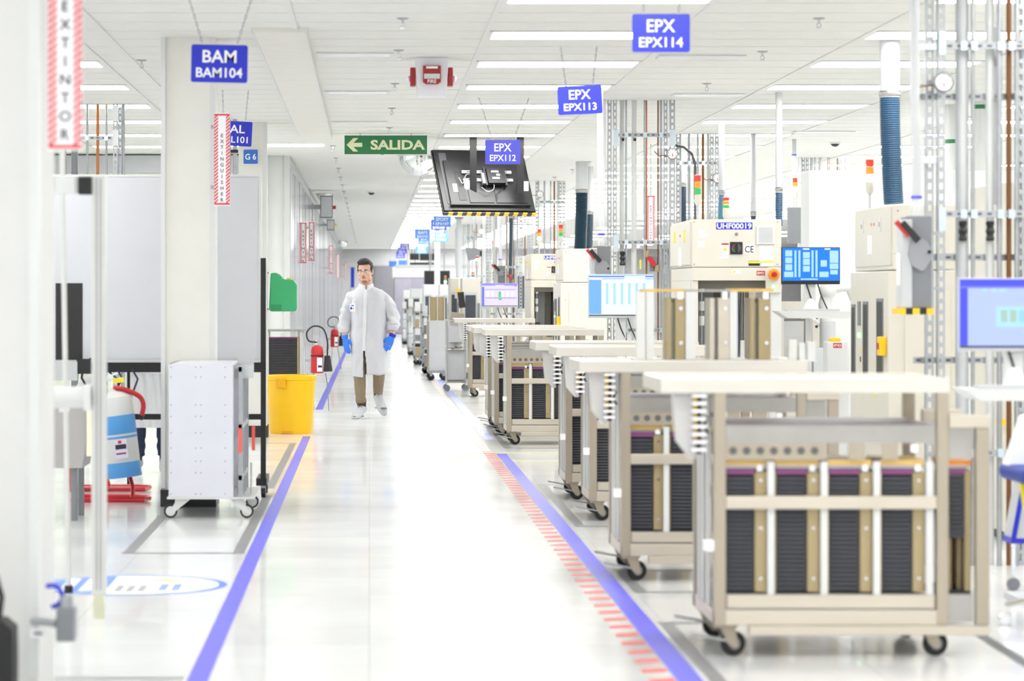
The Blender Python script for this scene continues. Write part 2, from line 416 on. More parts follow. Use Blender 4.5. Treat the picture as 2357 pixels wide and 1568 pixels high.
def frame_tape(label, x0, x1, y0, y1, w=0.06, mat=TAPEG, sides='lrfb'):
    t = thing('floor_marking', label, 'floor tape', (x0, y0, 0))
    for s in sides:
        q = {'l': (0, w, 0, y1-y0), 'r': (x1-x0-w, x1-x0, 0, y1-y0), 'f': (0, x1-x0, 0, w), 'b': (0, x1-x0, y1-y0-w, y1-y0)}[s]
        z = 0.0006 if s in 'lr' else 0.0011
        bx('strip', mat, t, q[0], q[1], q[2], q[3], 0.0001, z)
frame_tape('grey tape rectangle on the floor under the white riveted cart', -1.30, -0.66, 14.86, 19.2, sides='lrf')
frame_tape('grey tape marking on the floor beneath the yellow bin', -1.3, -0.67, 19.9, 26.0, sides='rfb')
frame_tape('grey tape corner mark on the floor below the left column', -1.6, -0.66, 9.6, 10.05, sides='bf')
frame_tape('grey tape box on the floor around the nearest five-column cart', 1.20, 2.45, 8.6, 11.75, sides='lb')
frame_tape('grey tape box on the floor around the cart with tall tan rack', 1.21, 2.4, 12.9, 14.0, sides='lfb')
frame_tape('grey tape box on the floor around the pair of middle carts', 1.21, 2.4, 16.6, 20.3, sides='lfb')
frame_tape('grey tape box on the floor around the group of three carts', 1.20, 2.4, 25.1, 30, sides='lfb')
frame_tape('pale yellow tape marking on the floor between the cart groups', 1.0, 2.2, 23.2, 24.4, w=0.05, mat=TAPEY, sides='fb')
tape('floor_tape', 'dark line on the floor right of the nearest cart', GREYD, [(2.42, 11.32), (2.47, 11.32), (2.42, 9.2), (2.37, 9.2)])
yl = MB()
for i in range(5): yl.ring([[(0.62+0.05*i, 23.2+0.28*i, z), (0.72+0.05*i, 23.2+0.28*i, z), (0.74+0.05*i, 23.3+0.28*i, z), (0.64+0.05*i, 23.3+0.28*i, z)] for z in (0.0002, 0.0012)])
tag(yl.build('floor_tape', TAPEY), 'faint pale yellow dashes on the floor in the aisle', 'floor tape')
# round blue floor sticker
cx, cy = X(303, 13.25), 13.25
st = thing('floor_sticker', 'round blue and white safety sticker on the floor by the blue line', 'sticker', (cx, cy, 0))
MB().lathe([(0.45, 0.0002), (0.45, 0.001)], seg=48).build('disc', pm('sticker_blue', (74, 126, 226), 0.35), st)
MB().lathe([(0.41, 0.001), (0.41, 0.0014)], seg=48).build('white_ring', LETTER, st)
def chord(x0, x1, R, z0, z1):
    poly = []
    a0, a1 = math.acos(max(-1, min(1, x1/R))), math.acos(max(-1, min(1, x0/R)))
    for i in range(13): q = a0+(a1-a0)*i/12; poly.append((R*math.cos(q), R*math.sin(q)))
    for i in range(13): q = a1+(a0-a1)*i/12; poly.append((R*math.cos(q), -R*math.sin(q)))
    return MB().prism(poly, z0, z1, 'z')
chord(-0.4, -0.1, 0.4, 0.0014, 0.0018).build('blue_field', MATS['sticker_blue'], st)
def marks(name, mat, parent, x0, x1, y0, y1, rows, z):
    m = MB(); dx = (x1-x0)/rows                  # rows of illegible small print
    for r in range(rows):
        y = y0
        while y < y1-0.01:
            w_ = 0.012+0.03*random.random(); m.box(x0+r*dx, x0+(r+0.62)*dx, y, min(y+w_, y1), z, z+0.0004); y += w_+0.012
    return m.build(name, mat, parent)
marks('print', LETTER, st, -0.32, -0.13, -0.28, 0.28, 2, 0.0018)
marks('print', TAPEG, st, -0.06, 0.1, -0.3, -0.02, 3, 0.0014)
marks('print', MATS['sticker_blue'], st, 0.14, 0.26, -0.25, 0.05, 2, 0.0014)
MB().prism([(0.08, 0.16), (0.26, 0.16), (0.14, 0.28)], 0.0016, 0.002, 'z').build('yellow_mark', WATER, st)
# ================================================================ HANGING SIGNS, CEILING FIXTURES
def chain(parent, p0, p1, r=0.0018, name='chain', link_l=0.02):
    p0, p1 = Vector(p0), Vector(p1); d = p1-p0; n = max(2, int(d.length/link_l)); m = MB(); t = d.normalized()
    a = t.cross(Vector((0, 1, 0))).normalized(); b = t.cross(a)
    for i in range(n):
        c = p0+d*((i+0.5)/n); s = a if i % 2 else b; hl = d.length/n*0.62; hw = link_l*0.24
        pts = [c+t*hl, c+t*hl*0.6+s*hw, c-t*hl*0.6+s*hw, c-t*hl, c-t*hl*0.6-s*hw, c+t*hl*0.6-s*hw, c+t*hl]
        m.tube(pts, r, 4)
    return m.build(name, GALV, parent)
def hang_sign(x0, x1, y0, y1, D, top, sub, label, mat=BLUE, tops=None, yaw=0.0, roll=0.0, group=None, simple=False, subw=0.74):
    c = px((x0+x1)/2, (y0+y1)/2, D); w, h = (x1-x0)*D/F, (y1-y0)*D/F
    t = thing('hanging_sign', label, 'sign', c, group)
    t.rotation_euler = (0, roll, yaw)
    MB().prism(rrect(-w/2, w/2, -h/2, h/2, 0.04*w), 0, 0.006).build('panel', mat, t)
    if top: text('lettering', top, h*0.4, LETTER, t, (0, -0.0012, h*0.19), bold=0.014, height=h*0.33, width=w*{'EPX': .49, 'EPOXY': .7}.get(top, .6))
    if sub: text('lettering', sub, h*0.3, LETTER, t, (0, -0.0012, -h*0.24), bold=0.014, height=h*0.26, width=w*subw)
    for i, s in enumerate((-0.3, 0.3)):
        p = Vector((s*w, 0.003, h/2-0.012))
        if not simple: MB().torus((p.x, p.y, p.z+0.006), 0.009, 0.0025, 'y', 10, 5).build('hook', LETTER, t)
        R = Matrix.Rotation(yaw, 3, 'Z') @ Matrix.Rotation(roll, 3, 'Y')
        dz = ZC-c.z+0.004
        tx = (X(tops[i], D)-c.x) if tops else s*w
        q = R.inverted() @ Vector((tx, 0, dz))
        if simple: MB().cyl(p, q, 0.002, 4).build('chain', GALV, t)
        else: chain(t, p+Vector((0, 0, 0.01)), q)
    return t
hang_sign(440, 570, 103, 190, 14.75, 'BAM', 'BAM104', 'blue hanging sign reading BAM and BAM104 beside cream column', BLUE, tops=(420, 595), roll=0.02, subw=0.82)
hang_sign(1455, 1588, 32, 120, 14.4, 'EPX', 'EPX114', 'blue hanging sign reading EPX and EPX114', BLUE, tops=(1478, 1575), roll=0.0, subw=0.76)
hang_sign(1284, 1386, 197, 263, 18.8, 'EPX', 'EPX113', 'blue hanging sign reading EPX and EPX113', BLUE, tops=(1290, 1374), roll=-0.045, subw=0.74)
hang_sign(1117, 1198, 322, 378, 23.7, 'EPX', 'EPX112', 'violet-blue hanging sign reading EPX and EPX112 in front of the black television', BLUEV, tops=(1102, 1218), roll=0.0, subw=0.74)
hang_sign(497, 580, 279, 336, 22.8, 'BAL', 'BAL101', 'blue hanging sign ending in AL and L101, half hidden by a striped extinguisher sign', BLUE, tops=(512, 572), roll=0.05, subw=0.78)
hang_sign(998, 1038, 497, 522, 47.0, 'EPOXY', 'EPX107', 'light blue hanging sign reading EPOXY and EPX107', BLUEL, simple=True, subw=0.75)
hang_sign(992, 1028, 507, 530, 50.0, 'EPOXY', 'EPX108', 'deeper blue hanging sign reading EPX108 behind the EPOXY sign', BLUE, simple=True, subw=0.75)
hang_sign(1000, 1031, 536, 557, 59.0, 'EPOXY', 'EPX106', 'pale blue hanging sign below the EPOXY EPX107 sign, over the white post', BLUEL, simple=True)
hang_sign(956, 989, 529, 550, 56.0, 'BAM', 'BAM103', 'light blue hanging sign reading BAM and BAM103', BLUEL, simple=True)
hang_sign(962, 990, 544, 563, 62.0, 'EPX', 'EPX105', 'light blue hanging sign directly under the BAM103 sign', BLUEL, simple=True)
hang_sign(957, 984, 567, 584, 68.0, 'DIE', 'DIE104', 'small light blue hanging sign over the far black screens', BLUEL, simple=True)
hang_sign(920, 943, 560, 575, 74.0, 'DIE', 'DIE103', 'topmost of three overlapping small far blue signs', BLUEV, simple=True)
hang_sign(915, 936, 569, 584, 78.0, 'DIE', 'DIE102', 'middle one of three overlapping small far blue signs', BLUEV, simple=True)
hang_sign(912, 932, 579, 595, 82.0, 'DIE', 'DIE101', 'lowest of three overlapping small far blue signs', BLUEV, simple=True)
hang_sign(895, 913, 601, 614, 92.0, None, None, 'tiny far light blue hanging sign nearest the grey door', BLUEL, simple=True)
hang_sign(917, 936, 599, 613, 90.0, None, None, 'tiny far pale blue hanging sign under the three overlapping signs', BLUEL, simple=True)
# exit sign
D = 28.9; c = px(888, 333.5, D); w, h = 190*D/F, 43*D/F
t = thing('exit_sign', 'green hanging sign with pale arrow reading SALIDA', 'sign', c)
bx('panel', SIGNG, t, -w/2, w/2, 0, 0.012, -h/2, h/2)
text('lettering', 'SALIDA', h*0.7, PALEY, t, (w*0.145, -0.0012, 0), bold=0.035, height=h*0.53, width=w*0.66)
a = MB(); hh = h*0.36
a.prism([(-w*0.475, 0), (-w*0.475+hh, hh), (-w*0.475+hh*1.75, hh), (-w*0.475+hh*1.02, h*0.11), (-w*0.285, h*0.11), (-w*0.285, -h*0.11), (-w*0.475+hh*1.02, -h*0.11), (-w*0.475+hh*1.75, -hh), (-w*0.475+hh, -hh)], -0.0015, -0.0002)
a.build('arrow', PALEY, t)
for s in (-0.31, 0.31): MB().cyl((s*w, 0.006, h/2), (s*w, 0.006, ZC-c.z), 0.004, 6).build('rod', GALV, t)
# striped extinguisher signs
def ext_sign(loc, w, h, letters, label, pitch, first, size, yaw=0.0, arm='r', group=None, armlen=0.05, th=0.012, hang=False):
    t = thing('extinguisher_sign', label, 'sign', loc, group, yaw)
    bx('panel', LETTER, t, -w/2, w/2, 0, th, -h, 0)
    st_ = MB(); p = w*0.21; e = 0.0008
    for sx in (-1, 1):
        xa, xb = (-w*0.47, -w*0.24) if sx < 0 else (w*0.24, w*0.47)
        z = -h*0.985
        while z < -0.02*h:
            q = [(xa, z), (xb, z+(xb-xa)*(1 if sx < 0 else 1)), (xb, z+(xb-xa)+p*0.6), (xa, z+p*0.6)]
            q = [(x_, max(-h*0.99, min(-h*0.01, z_))) for x_, z_ in q]
            st_.prism(q, -e, -0.0001); z += p
    for z0 in (-h*0.99, -h*0.03):
        st_.box(-w*0.47, w*0.47, -e*0.9, -0.0001, z0, z0+h*0.02)
    for xx in (-w*.485, w*.465): st_.box(xx, xx+w*.02, -e*0.9, -0.0001, -h*.99, -h*.01)
    st_.build('red_stripes', REDS, t)
    for i, ch in enumerate(letters):
        text('lettering', ch, size, DARKL, t, (0, -e, -first-i*pitch), bold=0.018)
    if hang: MB().cyl((0, .006, 0), (0, .006, ZC-loc[2]), .004, 6).build('hanger_rod', GALV, t)
    if arm:
        s = -1 if arm == 'l' else 1
        for z in (-h*0.15, -h*0.8): bx('bracket', GALV, t, min(s*w/2, s*(w/2+armlen)), max(s*w/2, s*(w/2+armlen)), 0.004, 0.014, z-0.012, z+0.012)
    return t
ext_sign((X(150, 9.3), 9.3, Z(-70, 9.3)), 0.113, 0.595, 'EXTINTOR', 'red striped vertical sign reading EXTINTOR on the white column', 0.0605, 0.12, 0.05, arm='l', armlen=-0.05)
ext_sign((X(511, 18.1), 18.1, Z(260, 18.1)), 0.104, 0.595, 'EXTINGUISHER', 'red striped vertical sign reading EXTINGUISHER on the cream column', 0.0375, 0.145, 0.032, arm='l', armlen=0.02)
ext_sign((X(1498, 31.0), 31.0, Z(450, 31.0)), 0.088, 0.51, 'EXTINGUISHER', 'red striped vertical sign reading EXTINGUISHER among the pipes', 0.032, 0.12, 0.03, arm=None, hang=True)
for i, (x, y, D, lab) in enumerate(((717, 511, 41.0, 'red striped EXTINTOR sign on the ribbed silver wall, nearest its white end post'), (698, 512, 39.0, 'red striped vertical sign seen edge-on flat against the ribbed silver wall'),
                           (762, 565, 57.0, 'middle red striped vertical sign on the ribbed silver wall'), (778, 585, 66.0, 'farther red striped vertical sign on the ribbed silver wall'), (796, 603, 88.0, 'farthest tiny red striped sign on the ribbed silver wall'))):
    ext_sign((X(x, D), D, Z(y, D)), 0.088, 0.57, 'EXTINTOR' if D < 60 else '', lab, 0.058, 0.13, 0.05, arm='l', armlen=abs(-0.96-X(x, D))-0.03 if D > 50 else 0.1)
# G 6 sign on third column
t = thing('bay_sign', 'small square blue sign reading G 6 on the cream column', 'sign', px(577, 361, 27.04))
w = 35*27/F
MB().prism(rrect(-w/2, w/2, -w/2, w/2, 0.012), -0.008, 0.0).build('border', LETTER, t)
MB().prism(rrect(-w/2+.004, w/2-.004, -w/2+.004, w/2-.004, 0.01), -0.0095, -0.008).build('panel', pm('bay_blue', (56, 112, 200), .4), t)
text('lettering', 'G 6', 0.07, LETTER, t, (0, -0.0105, 0), bold=0.02, height=w*0.4, width=w*0.72)

# sprinklers
def sprinkler_proto():
    t = thing('sprinkler', 'small chrome fire sprinkler hanging from the ceiling', 'sprinkler', (0.2, 16.9, ZC), 'ceiling sprinklers')
    MB().lathe([(0.036, 0), (0.036, -0.004), (0.022, -0.01), (0.012, -0.012)], seg=14).build('escutcheon', GALV, t)
    m = MB(); m.cyl((0, 0, -0.01), (0, 0, -0.035), 0.008, 8)
    for s in (-1, 1): m.tube([(s*0.006, 0, -0.03), (s*0.014, 0, -0.042), (s*0.003, 0, -0.058)], 0.003, 5)
    m.lathe([(0.017, -0.058), (0.017, -0.061)], seg=12).build('head', CHROME, t); return t
sp = sprinkler_proto()
spots = [(0.2, 19.1), (0.2, 22.1), (0.2, 25.0), (0.2, 27.9)]+[(-0.4, 31.3+2.75*i) for i in range(22)]
spots += [(X(326, 19.9), 19.9), (X(1885, 16.9), 16.9), (X(1755, 19.2), 19.2), (X(1627, 22.1), 22.1), (X(1356, 35), 35), (X(1318, 37.2), 37.2), (X(1277, 39.6), 39.6)]
for q in spots: dup(sp, (q[0], q[1], ZC))
# slot diffusers
def diffuser(x0, x1, D, label):
    t = thing('air_diffuser', label, 'air vent', ((x0+x1)/2, D, ZC)); w = (x1-x0)/2
    m = MB()
    for q in ((-w, w, -.14, -.11), (-w, w, .11, .14), (-w, -w+.03, -.11, .11), (w-.03, w, -.11, .11)): m.box(q[0], q[1], q[2], q[3], -0.012, 0.002)
    m.build('frame', WHITE, t)
    bx('cavity', GREYD, t, -w+.03, w-.03, -.11, .11, -0.003, 0.001)
    for i in range(6):
        y = -0.09+i*0.036
        MB().box(-w+.03, w-.03, -0.001, 0.001, -0.012, 0.012, Matrix.Translation((0, y, -0.006)) @ Matrix.Rotation(1.0, 4, 'X')).build('vane', CHROME, t)
diffuser(-0.36, 0.17, 19.4, 'white slot air diffuser nearest the fire alarm box')
diffuser(-0.36, 0.17, 23.0, 'white slot air diffuser between sprinklers over the aisle')
diffuser(-0.36, 0.17, 27.0, 'white slot air diffuser in the ceiling just before the SALIDA sign')
diffuser(2.0, 2.6, 19.6, 'white slot air diffuser under the EPX114 sign')
diffuser(2.5, 3.1, 23.3, 'white slot air diffuser above the pipe column')
diffuser(4.3, 4.9, 28.6, 'white slot air diffuser beyond the grey drop pole')
# dome cameras
def dome(x, y, D, r, label):
    D = F*(ZC-CH)/(VY-y); t = thing('dome_camera', label, 'camera', (X(x, D), D, ZC))
    MB().lathe([(r*1.25, 0), (r*1.25, -0.012), (r, -0.02)], seg=18).build('base', WHITE, t)
    MB().lathe([(r, -0.02), (r*0.95, -r*0.45), (r*0.7, -r*0.8), (r*0.3, -r*1.0)], seg=18).build('dome', BLACK, t, smooth=True)
dome(855, 441, 0, 0.055, 'black dome camera on the ceiling over the aisle')
dome(1922, 327, 0, 0.05, 'black dome camera on the ceiling beyond the grey drop pole')
dome(880, 346, 0, 0.05, 'black dome camera just behind the SALIDA sign')
# convex mirror dome behind SALIDA
D = 33.5; t = thing('mirror_dome', 'large shiny half-dome mirror hanging behind the SALIDA sign', 'mirror', (X(965, D), D, ZC))
R = 0.24
MB().lathe([(R*math.cos(q), -R*0.98*math.sin(q)-0.01) for q in [math.radians(a) for a in range(0, 90, 9)]], seg=28).build('dome', MIRROR, t, smooth=True)
MB().lathe([(R+0.02, 0), (R+0.02, -0.012), (R, -0.014)], seg=28).build('rim', WHITE, t)
for (x, y, D, r, lab) in ((748, 440, 46, 0.14, 'shiny quarter-dome mirror over the grey box on the silver wall'), (786, 548, 86, 0.2, 'tiny far mirror dome high on the silver wall')):
    t = thing('mirror_dome', lab, 'mirror', (X(x, D), D, ZC))
    MB().lathe([(r*math.cos(q), -r*math.sin(q)) for q in [math.radians(a) for a in range(0, 90, 10)]], seg=20).build('dome', MIRROR, t, smooth=True)
    MB().lathe([(r+0.015, 0), (r+0.015, -0.01), (r, -0.012)], seg=20).build('rim', WHITE, t)
# fire alarm box
D = 19.7; c = px(994, 132, D); sc_ = D/F
t = thing('fire_alarm', 'white ceiling box with red FIRE strobes on three sides', 'fire alarm', (c.x, D+0.1, ZC))
w, h = 0.118, 0.268
MB().ring([[(sx*w*k, sy*0.1*k, z) for sx, sy in ((-1, -1), (1, -1), (1, 1), (-1, 1))] for k, z in ((1, 0), (0.86, -h*0.95), (0.83, -h))]).build('housing', pm('alarm_white', (232, 232, 238), .4), t, bevel=0.004)
zc = -(172-132)*sc_
fr = MB().prism([(-.062, .062), (.062, .062), (.062, -.05), (.04, -.066), (-.04, -.066), (-.062, -.05)], -0.03, 0.012); fr.v = [(x, y-0.1, z+zc) for x, y, z in fr.v]
s1 = fr.build('strobe', DRED, t)
bx('lens', CHROME, s1, -.055, .055, -0.138, -0.13, zc-0.03, zc+0.005)
bx('label', LETTER, s1, -.04, .04, -0.1315, -0.13, zc+0.042, zc+0.057)
text('lettering', 'FIRE', 0.026, LETTER, s1, (0, -0.1308, zc-0.047), width=0.06)
for s in (-1, 1):
    o = bx('strobe', DRED, t, min(s*.112, s*.15), max(s*.112, s*.15), -.06, .06, zc-.075, zc+.055, bevel=.006)
    MB().ball((s*.16, 0, zc-.02), (.016, .03, .022), 10, 6).build('lens', GLASS, o, smooth=True)

# black television hung from ceiling
D = 29.8; c = px(1113, 419, D)
t = thing('television', 'black flat television seen from behind, hung from ceiling straps with hazard strip', 'television', c)
R = (Matrix.Rotation(math.radians(17), 4, 'Z') @ Matrix.Rotation(math.radians(-31), 4, 'X'))
tw, th = 0.515, 0.395
def tvp(name, mat, x0, x1, y0, y1, z0, z1, parent=None, bevel=0.0):
    return MB().box(x0, x1, y0, y1, z0, z1, R).build(name, mat, parent or t, bevel=bevel)
tvp('bezel', BLACK, -tw, tw, 0.0, 0.03, -th, th)
tvp('screen', pm('tv_screen', (12, 12, 14), .12), -tw+.012, tw-.012, .03, .032, -th+.012, th-.012)
b = tvp('back_shell', TVB, -tw+.012, tw-.012, -.022, 0, -th+.02, th-.01)
tvp('back_housing', TVB, -tw+.09, tw-.06, -.05, -.022, -th+.07, th-.16)
tvp('lower_ledge', BLACK, -tw+.08, tw-.07, -.058, -.05, -th+.07, -th+.085)
tvp('lower_ledge', BLACK, -tw+.1, tw-.1, -.03, -.022, -th+.02, -th+.03)
tvp('port_bay', BLACK, -tw+.19, -tw+.27, -.054, -.05, -th+.13, th-.3)
tvp('speaker_panel', GREYD, -tw+.06, -tw+.14, -.026, -.022, -th+.1, th-.05)
tvp('seam_plate', TVB, -tw+.3, .05, -.058, -.05, -th+.1, -.02); tvp('seam_plate', TVB, .08, tw-.09, -.058, -.05, -th+.1, -.02)
tvp('sticker', GREYL, -tw+.14, -tw+.19, -.052, -.05, -.16, -.06)
for z in (.06, -.04):
    o = tvp('mount_rail', LETTER, -.25, .3, -.082, -.062, z, z+.03)
    for i in range(7): tvp('slot', BLACK, -.2+i*.07, -.165+i*.07, -.083, -.082, z+.01, z+.02, o)
for i in range(20):
    tvp('hazard_band', YELLOW if i % 2 else BLACK, -tw+i*tw*2/20, -tw+(i+1)*tw*2/20, -.024, .032, -th-.010, -th)
for s in (-.115, .38):
    xs = s-0.0
    bx('hanging_strap', BLACKM, t, xs-.037, xs+.037, -.17, -.14, -.13, ZC-c.z, bevel=.004)
    bx('clamp', LETTER, t, xs-(.095 if s < 0 else -.037), xs-(.037 if s < 0 else -.085), -.17, -.1, -.1, -.0)
    bx('arm', BLACKM, t, xs-.02, xs+.02, -.15, .02, -.03, .0)
pc = tvp('mini_computer', BLACK, .0, .19, -.14, -.09, -.1, .09)
for z, a_, b_ in ((.03, .05, .13), (-.01, .1, .14), (-.05, .05, .13)): tvp('label', LETTER, a_, b_, -.142, -.14, z, z+.022, pc)
for a_ in (-.02, .2): tvp('bracket_ear', TVB, a_-.01, a_+.01, -.13, -.08, -.12, .1)
tvp('power_adapter', GREYP, -.06, -.02, -.13, -.09, -.1, .03)
for i, pts in enumerate(([(-.3, -.08, 0), (-.27, -.09, -.08), (-.22, -.1, .02), (-.14, -.1, .03)], [(-.08, -.11, -.14), (-.02, -.11, -.19), (.05, -.11, -.16), (.07, -.11, -.08)], [(.09, -.08, -.26), (.1, -.08, -.18), (.15, -.08, -.15), (.2, -.08, -.06), (.3, -.08, -.05)])):
    MB().tube(cr([R @ Vector(p) for p in pts]), .004, 6).build('cable', GREYL if i < 2 else BLACK, t, smooth=True)
# ================================================================ MAGAZINE CARTS (right of aisle)
def beam(name, mat, parent, *b): return bx(name, mat, parent, *b, bevel=0.003)
def make_caster(parent, x, y, sgn, r=0.047, brake=True, rz=0.25, zt=0.12):
    M = Matrix.Translation((x, y, 0)) @ Matrix.Rotation(rz, 4, 'Z')
    fk = MB(); fk.box(-.035, .035, -.03, .03, zt-.012, zt, M)
    for s in (-1, 1):
        fk.prism([(-.03, zt-.012), (.03, zt-.012), (.045, r*0.75), (.03, r*0.6), (.0, r*1.0)], s*.018-.002, s*.018+.002); n = 10
        fk.v[-n:] = [tuple(M @ Vector(v)) for v in fk.v[-n:]]
    o = fk.build('caster', STEEL, parent)
    w_ = MB(); w_.lathe([(r*.55, -.014), (r*.95, -.014), (r, -.009), (r, .009), (r*.95, .014), (r*.55, .014)], (.03, 0, r), 20, 'y'); w_.v = [tuple(M @ Vector(v)) for v in w_.v]
    w_.build('wheel', RUBBER, o, smooth=True)
    h_ = MB(); h_.lathe([(r*.5, -.0155), (r*.5, .0155)], (.03, 0, r), 14, 'y'); h_.v = [tuple(M @ Vector(v)) for v in h_.v]
    h_.build('hub', GREYP, o)
    if brake:
        k = MB(); k.box(-.14, -.01, -.02, .02, .055, .063, Matrix.Translation((x, y, 0)) @ Matrix.Rotation(.18, 4, 'Y'))
        k.build('brake_pedal', GALV, o)
    return o
def magazine(name='magazine', full=1.0, nf=25):
    """cassette: x 0..0.163, z 0..0.47, tan side plates, dark slot fins, purple clip, amber bar"""
    t = thing(name, 'x', 'magazine', (0, 0, 0))
    bx('side_plate', TAN, t, .118, .163, 0, .3, 0, .45)
    bx('side_plate', TAN, t, -.004, .0, 0, .3, 0, .45)
    z0 = .45*(1-full)
    bx('core', FINB, t, .004, .114, .02, .29, .002+z0, .44)
    fm_ = MB().box(0, .11, 0, .02, 0, .0105).mesh('fin'); fm_.materials.append(FIN)
    for i in range(nf):
        z = .008+i*.0172
        if z < z0: continue
        inst('fin', fm_, t, (.004, .0, z))
    bx('clip_bar', PURPLE, t, .0, .116, -.004, .1, .442, .466)
    bx('top_bar', AMBER, t, -.004, .16, -.006, .3, .478, .497)
    bx('top_plate', STEELD, t, 0, .163, .0, .3, .466, .478)
    bx('latch', LETTER, t, .125, .145, -.01, .0, .455, .478)
    for z in (.05, .24, .42): MB().cyl((.14, -.006, z), (.14, 0, z), .006, 8).build('screw', CHROME, t)
    bx('foot_plate', BLACK, t, 0, .116, 0, .29, -.008, .002)
    return t
MAG = None
def make_cart():
    t = thing('magazine_cart', 'x', 'cart', (0, 0, 0))
    W_, D_ = 0.881, 0.70
    for x in (0, W_-.045):
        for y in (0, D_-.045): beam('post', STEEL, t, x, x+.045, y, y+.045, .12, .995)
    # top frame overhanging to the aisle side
    for y in (0.0, D_-.05): beam('top_rail', STEEL_TOPLIT, t, -.20, W_+.004, y-.004, y+.05, .993, 1.05)
    for x in (-.20, W_-.046): beam('top_rail', STEEL_TOPLIT, t, x, x+.05, .05, D_-.05, .995, 1.048)
    bx('top_sheet', STEEL_TOPLIT, t, -.15, W_-.046, .05, D_-.05, 1.03, 1.04)
    beam('middle_rail', STEEL_LIT, t, .045, W_-.045, .0, .035, .557, .606)
    beam('middle_rail', STEEL_LIT, t, .045, W_-.045, D_-.04, D_-.005, .557, .606)
    beam('bottom_rail', STEEL_LIT, t, .0, W_, .002, .045, .12, .177)
    beam('bottom_rail', STEEL_LIT, t, .0, W_, D_-.045, D_, .12, .177)
    for x in (0.002, W_-.043): beam('bottom_rail', STEEL_LIT, t, x, x+.04, .045, D_-.045, .12, .175)
    beam('skid_rail', STEEL_LIT, t, .13, 1.036, -.01, .04, .084, .1195)
    bx('bottom_tray', STEELD, t, .05, W_-.05, .03, D_-.04, .177, .235)
    bx('tray_lip', STEEL_LIT, t, .05, W_-.05, .012, .029, .186, .234)
    bx('upper_plate', STEELD, t, .045, W_-.05, .004, .02, .805, .871)
    bx('upper_shelf', pm('shelf_violet_grey', (150, 140, 146), .4, .3) if 'shelf_violet_grey' not in MATS else MATS['shelf_violet_grey'], t, .045, W_-.05, .02, D_-.04, .862, .874)
    hp = MB(); hp.box(.045, .425, .006, .012, .742, .806); o = hp.build('hole_plate', STEEL, t)
    for i in range(7): MB().lathe([(.015, .0), (.015, .0012)], (.072+i*.051, .0045, .776), 14, 'y').build('hole', GREYD, o)
    for x in (.505, .632): bx('tab', STEEL, t, x, x+.06, .006, .012, .742, .806)
    bx('latch', LETTER, t, .74, .765, .004, .016, .77, .80)
    # right side bay
    for y in (-.006, D_-.196): beam('post', STEEL, t, .982, 1.033, y, y+.04, .121, .862)
    beam('bay_rail', STEEL_LIT, t, W_, 1.036, -.01, .035, .863, .911)
    beam('bay_rail', STEEL_LIT, t, W_, 1.036, D_-.2, D_-.155, .863, .911)
    bx('bay_plate', STEELD, t, W_, .975, .02, .03, .745, .863)
    bx('bay_tray', STEELD, t, W_, .975, .02, .5, .13, .235)
    for x in (.203, .403, .601, .80): bx('divider', PVC, t, x, x+.026, .015, .03, .235, .735)
    for y in (.0, .30): bx('divider', ALU, t, .02, .03, y+.16, y+.22, .177, .86)
    for i, y in enumerate((.2, .36, .5)): bx('side_strut', PVC, t, .0, .012, y, y+.05, .177, .993)
    # hook strip under the overhang
    hk = bx('hook_strip', BLACK, t, -.062, -.04, .06, .075, .76, .99)
    pr = MB().box(-.05, .0, -.07, .0, 0, .010).mesh('prong'); pr.materials.append(LETTER)
    for i in range(8): inst('prong', pr, hk, (-.03, .06, .775+i*.029))
    MB().prism([(-.15, .99), (-.075, .99), (-.06, .745), (-.085, .745), (-.135, .81)], .05, .12).build('label_holder', HOLDER, t)
    MB().tube([(-.02, .05, .9), (-.035, .03, .87), (-.02, .02, .84)], .006, 6).build('cable_hook', BLACK, t)
    bx('tag_holder', LETTER, t, -.035, 0, .0, .05, .40, .44)
    for x in (.05, W_-.07):
        for y in (.05, D_-.05): make_caster(t, x, y, 1, brake=(x < .2), rz=random.uniform(-.2, .35))
    return t
cart0 = make_cart(); mag0 = magazine()
spec = [  # x, D, label
    (X(1640, 10.65), 10.6, 'nearest stainless steel magazine cart with five dark cassettes'),
    (X(1431, 13.4), 13.42, 'stainless steel cart with tall tan rack standing up through its top'),
    (X(1357, 17.0), 17.0, 'stainless steel magazine cart just behind the cart with tan rack'),
    (X(1303, 18.7), 18.75, 'rear one of the two carts behind the tan rack cart'),
    (X(1167, 25.6), 25.65, 'front cart of the group of three, with clear orange-topped cassettes'),
    (X(1138, 27.3), 27.3, 'middle cart of the group of three magazine carts'),
    (X(1122, 29.0), 28.9, 'rearmost cart of the group of three magazine carts'),
    (X(1080, 37.8), 37.8, 'farthest magazine cart standing alone beside the wire shelf trolley')]
grp = 'steel magazine carts along the aisle'
carts = []
first_mag = True
for i, (x, D, lab) in enumerate(spec):
    c = cart0 if i == 0 else dup(cart0, skip=('yellow_strip',))
    c.location = (x, D, 0); tag(c, lab, 'cart', grp); carts.append(c)
    if i in (0, 1, 2):                              # yellow strip on the near hook strips
        bx('yellow_strip', YELLOW, c, -.072, -.058, .052, .058, .80, .99)
    names = ['first', 'second', 'third', 'fourth']
    nm = {0: 4, 1: 4, 2: 4, 3: 4, 4: 4, 5: 3, 6: 3, 7: 4}[i]
    where = ['nearest magazine cart', 'cart with tall tan rack', 'cart behind the tan rack cart', 'rear cart of the middle pair', 'front cart of the three', 'middle cart of the three', 'rearmost cart of the three', 'farthest magazine cart'][i]
    for k in range(nm):
        m_ = mag0 if first_mag else dup(mag0)
        first_mag = False
        m_.location = (x+.04+k*.1985, D+.04, .243)
        tag(m_, names[k]+' charcoal cassette from the aisle post in the '+where, 'magazine', 'cassettes in the magazine carts')
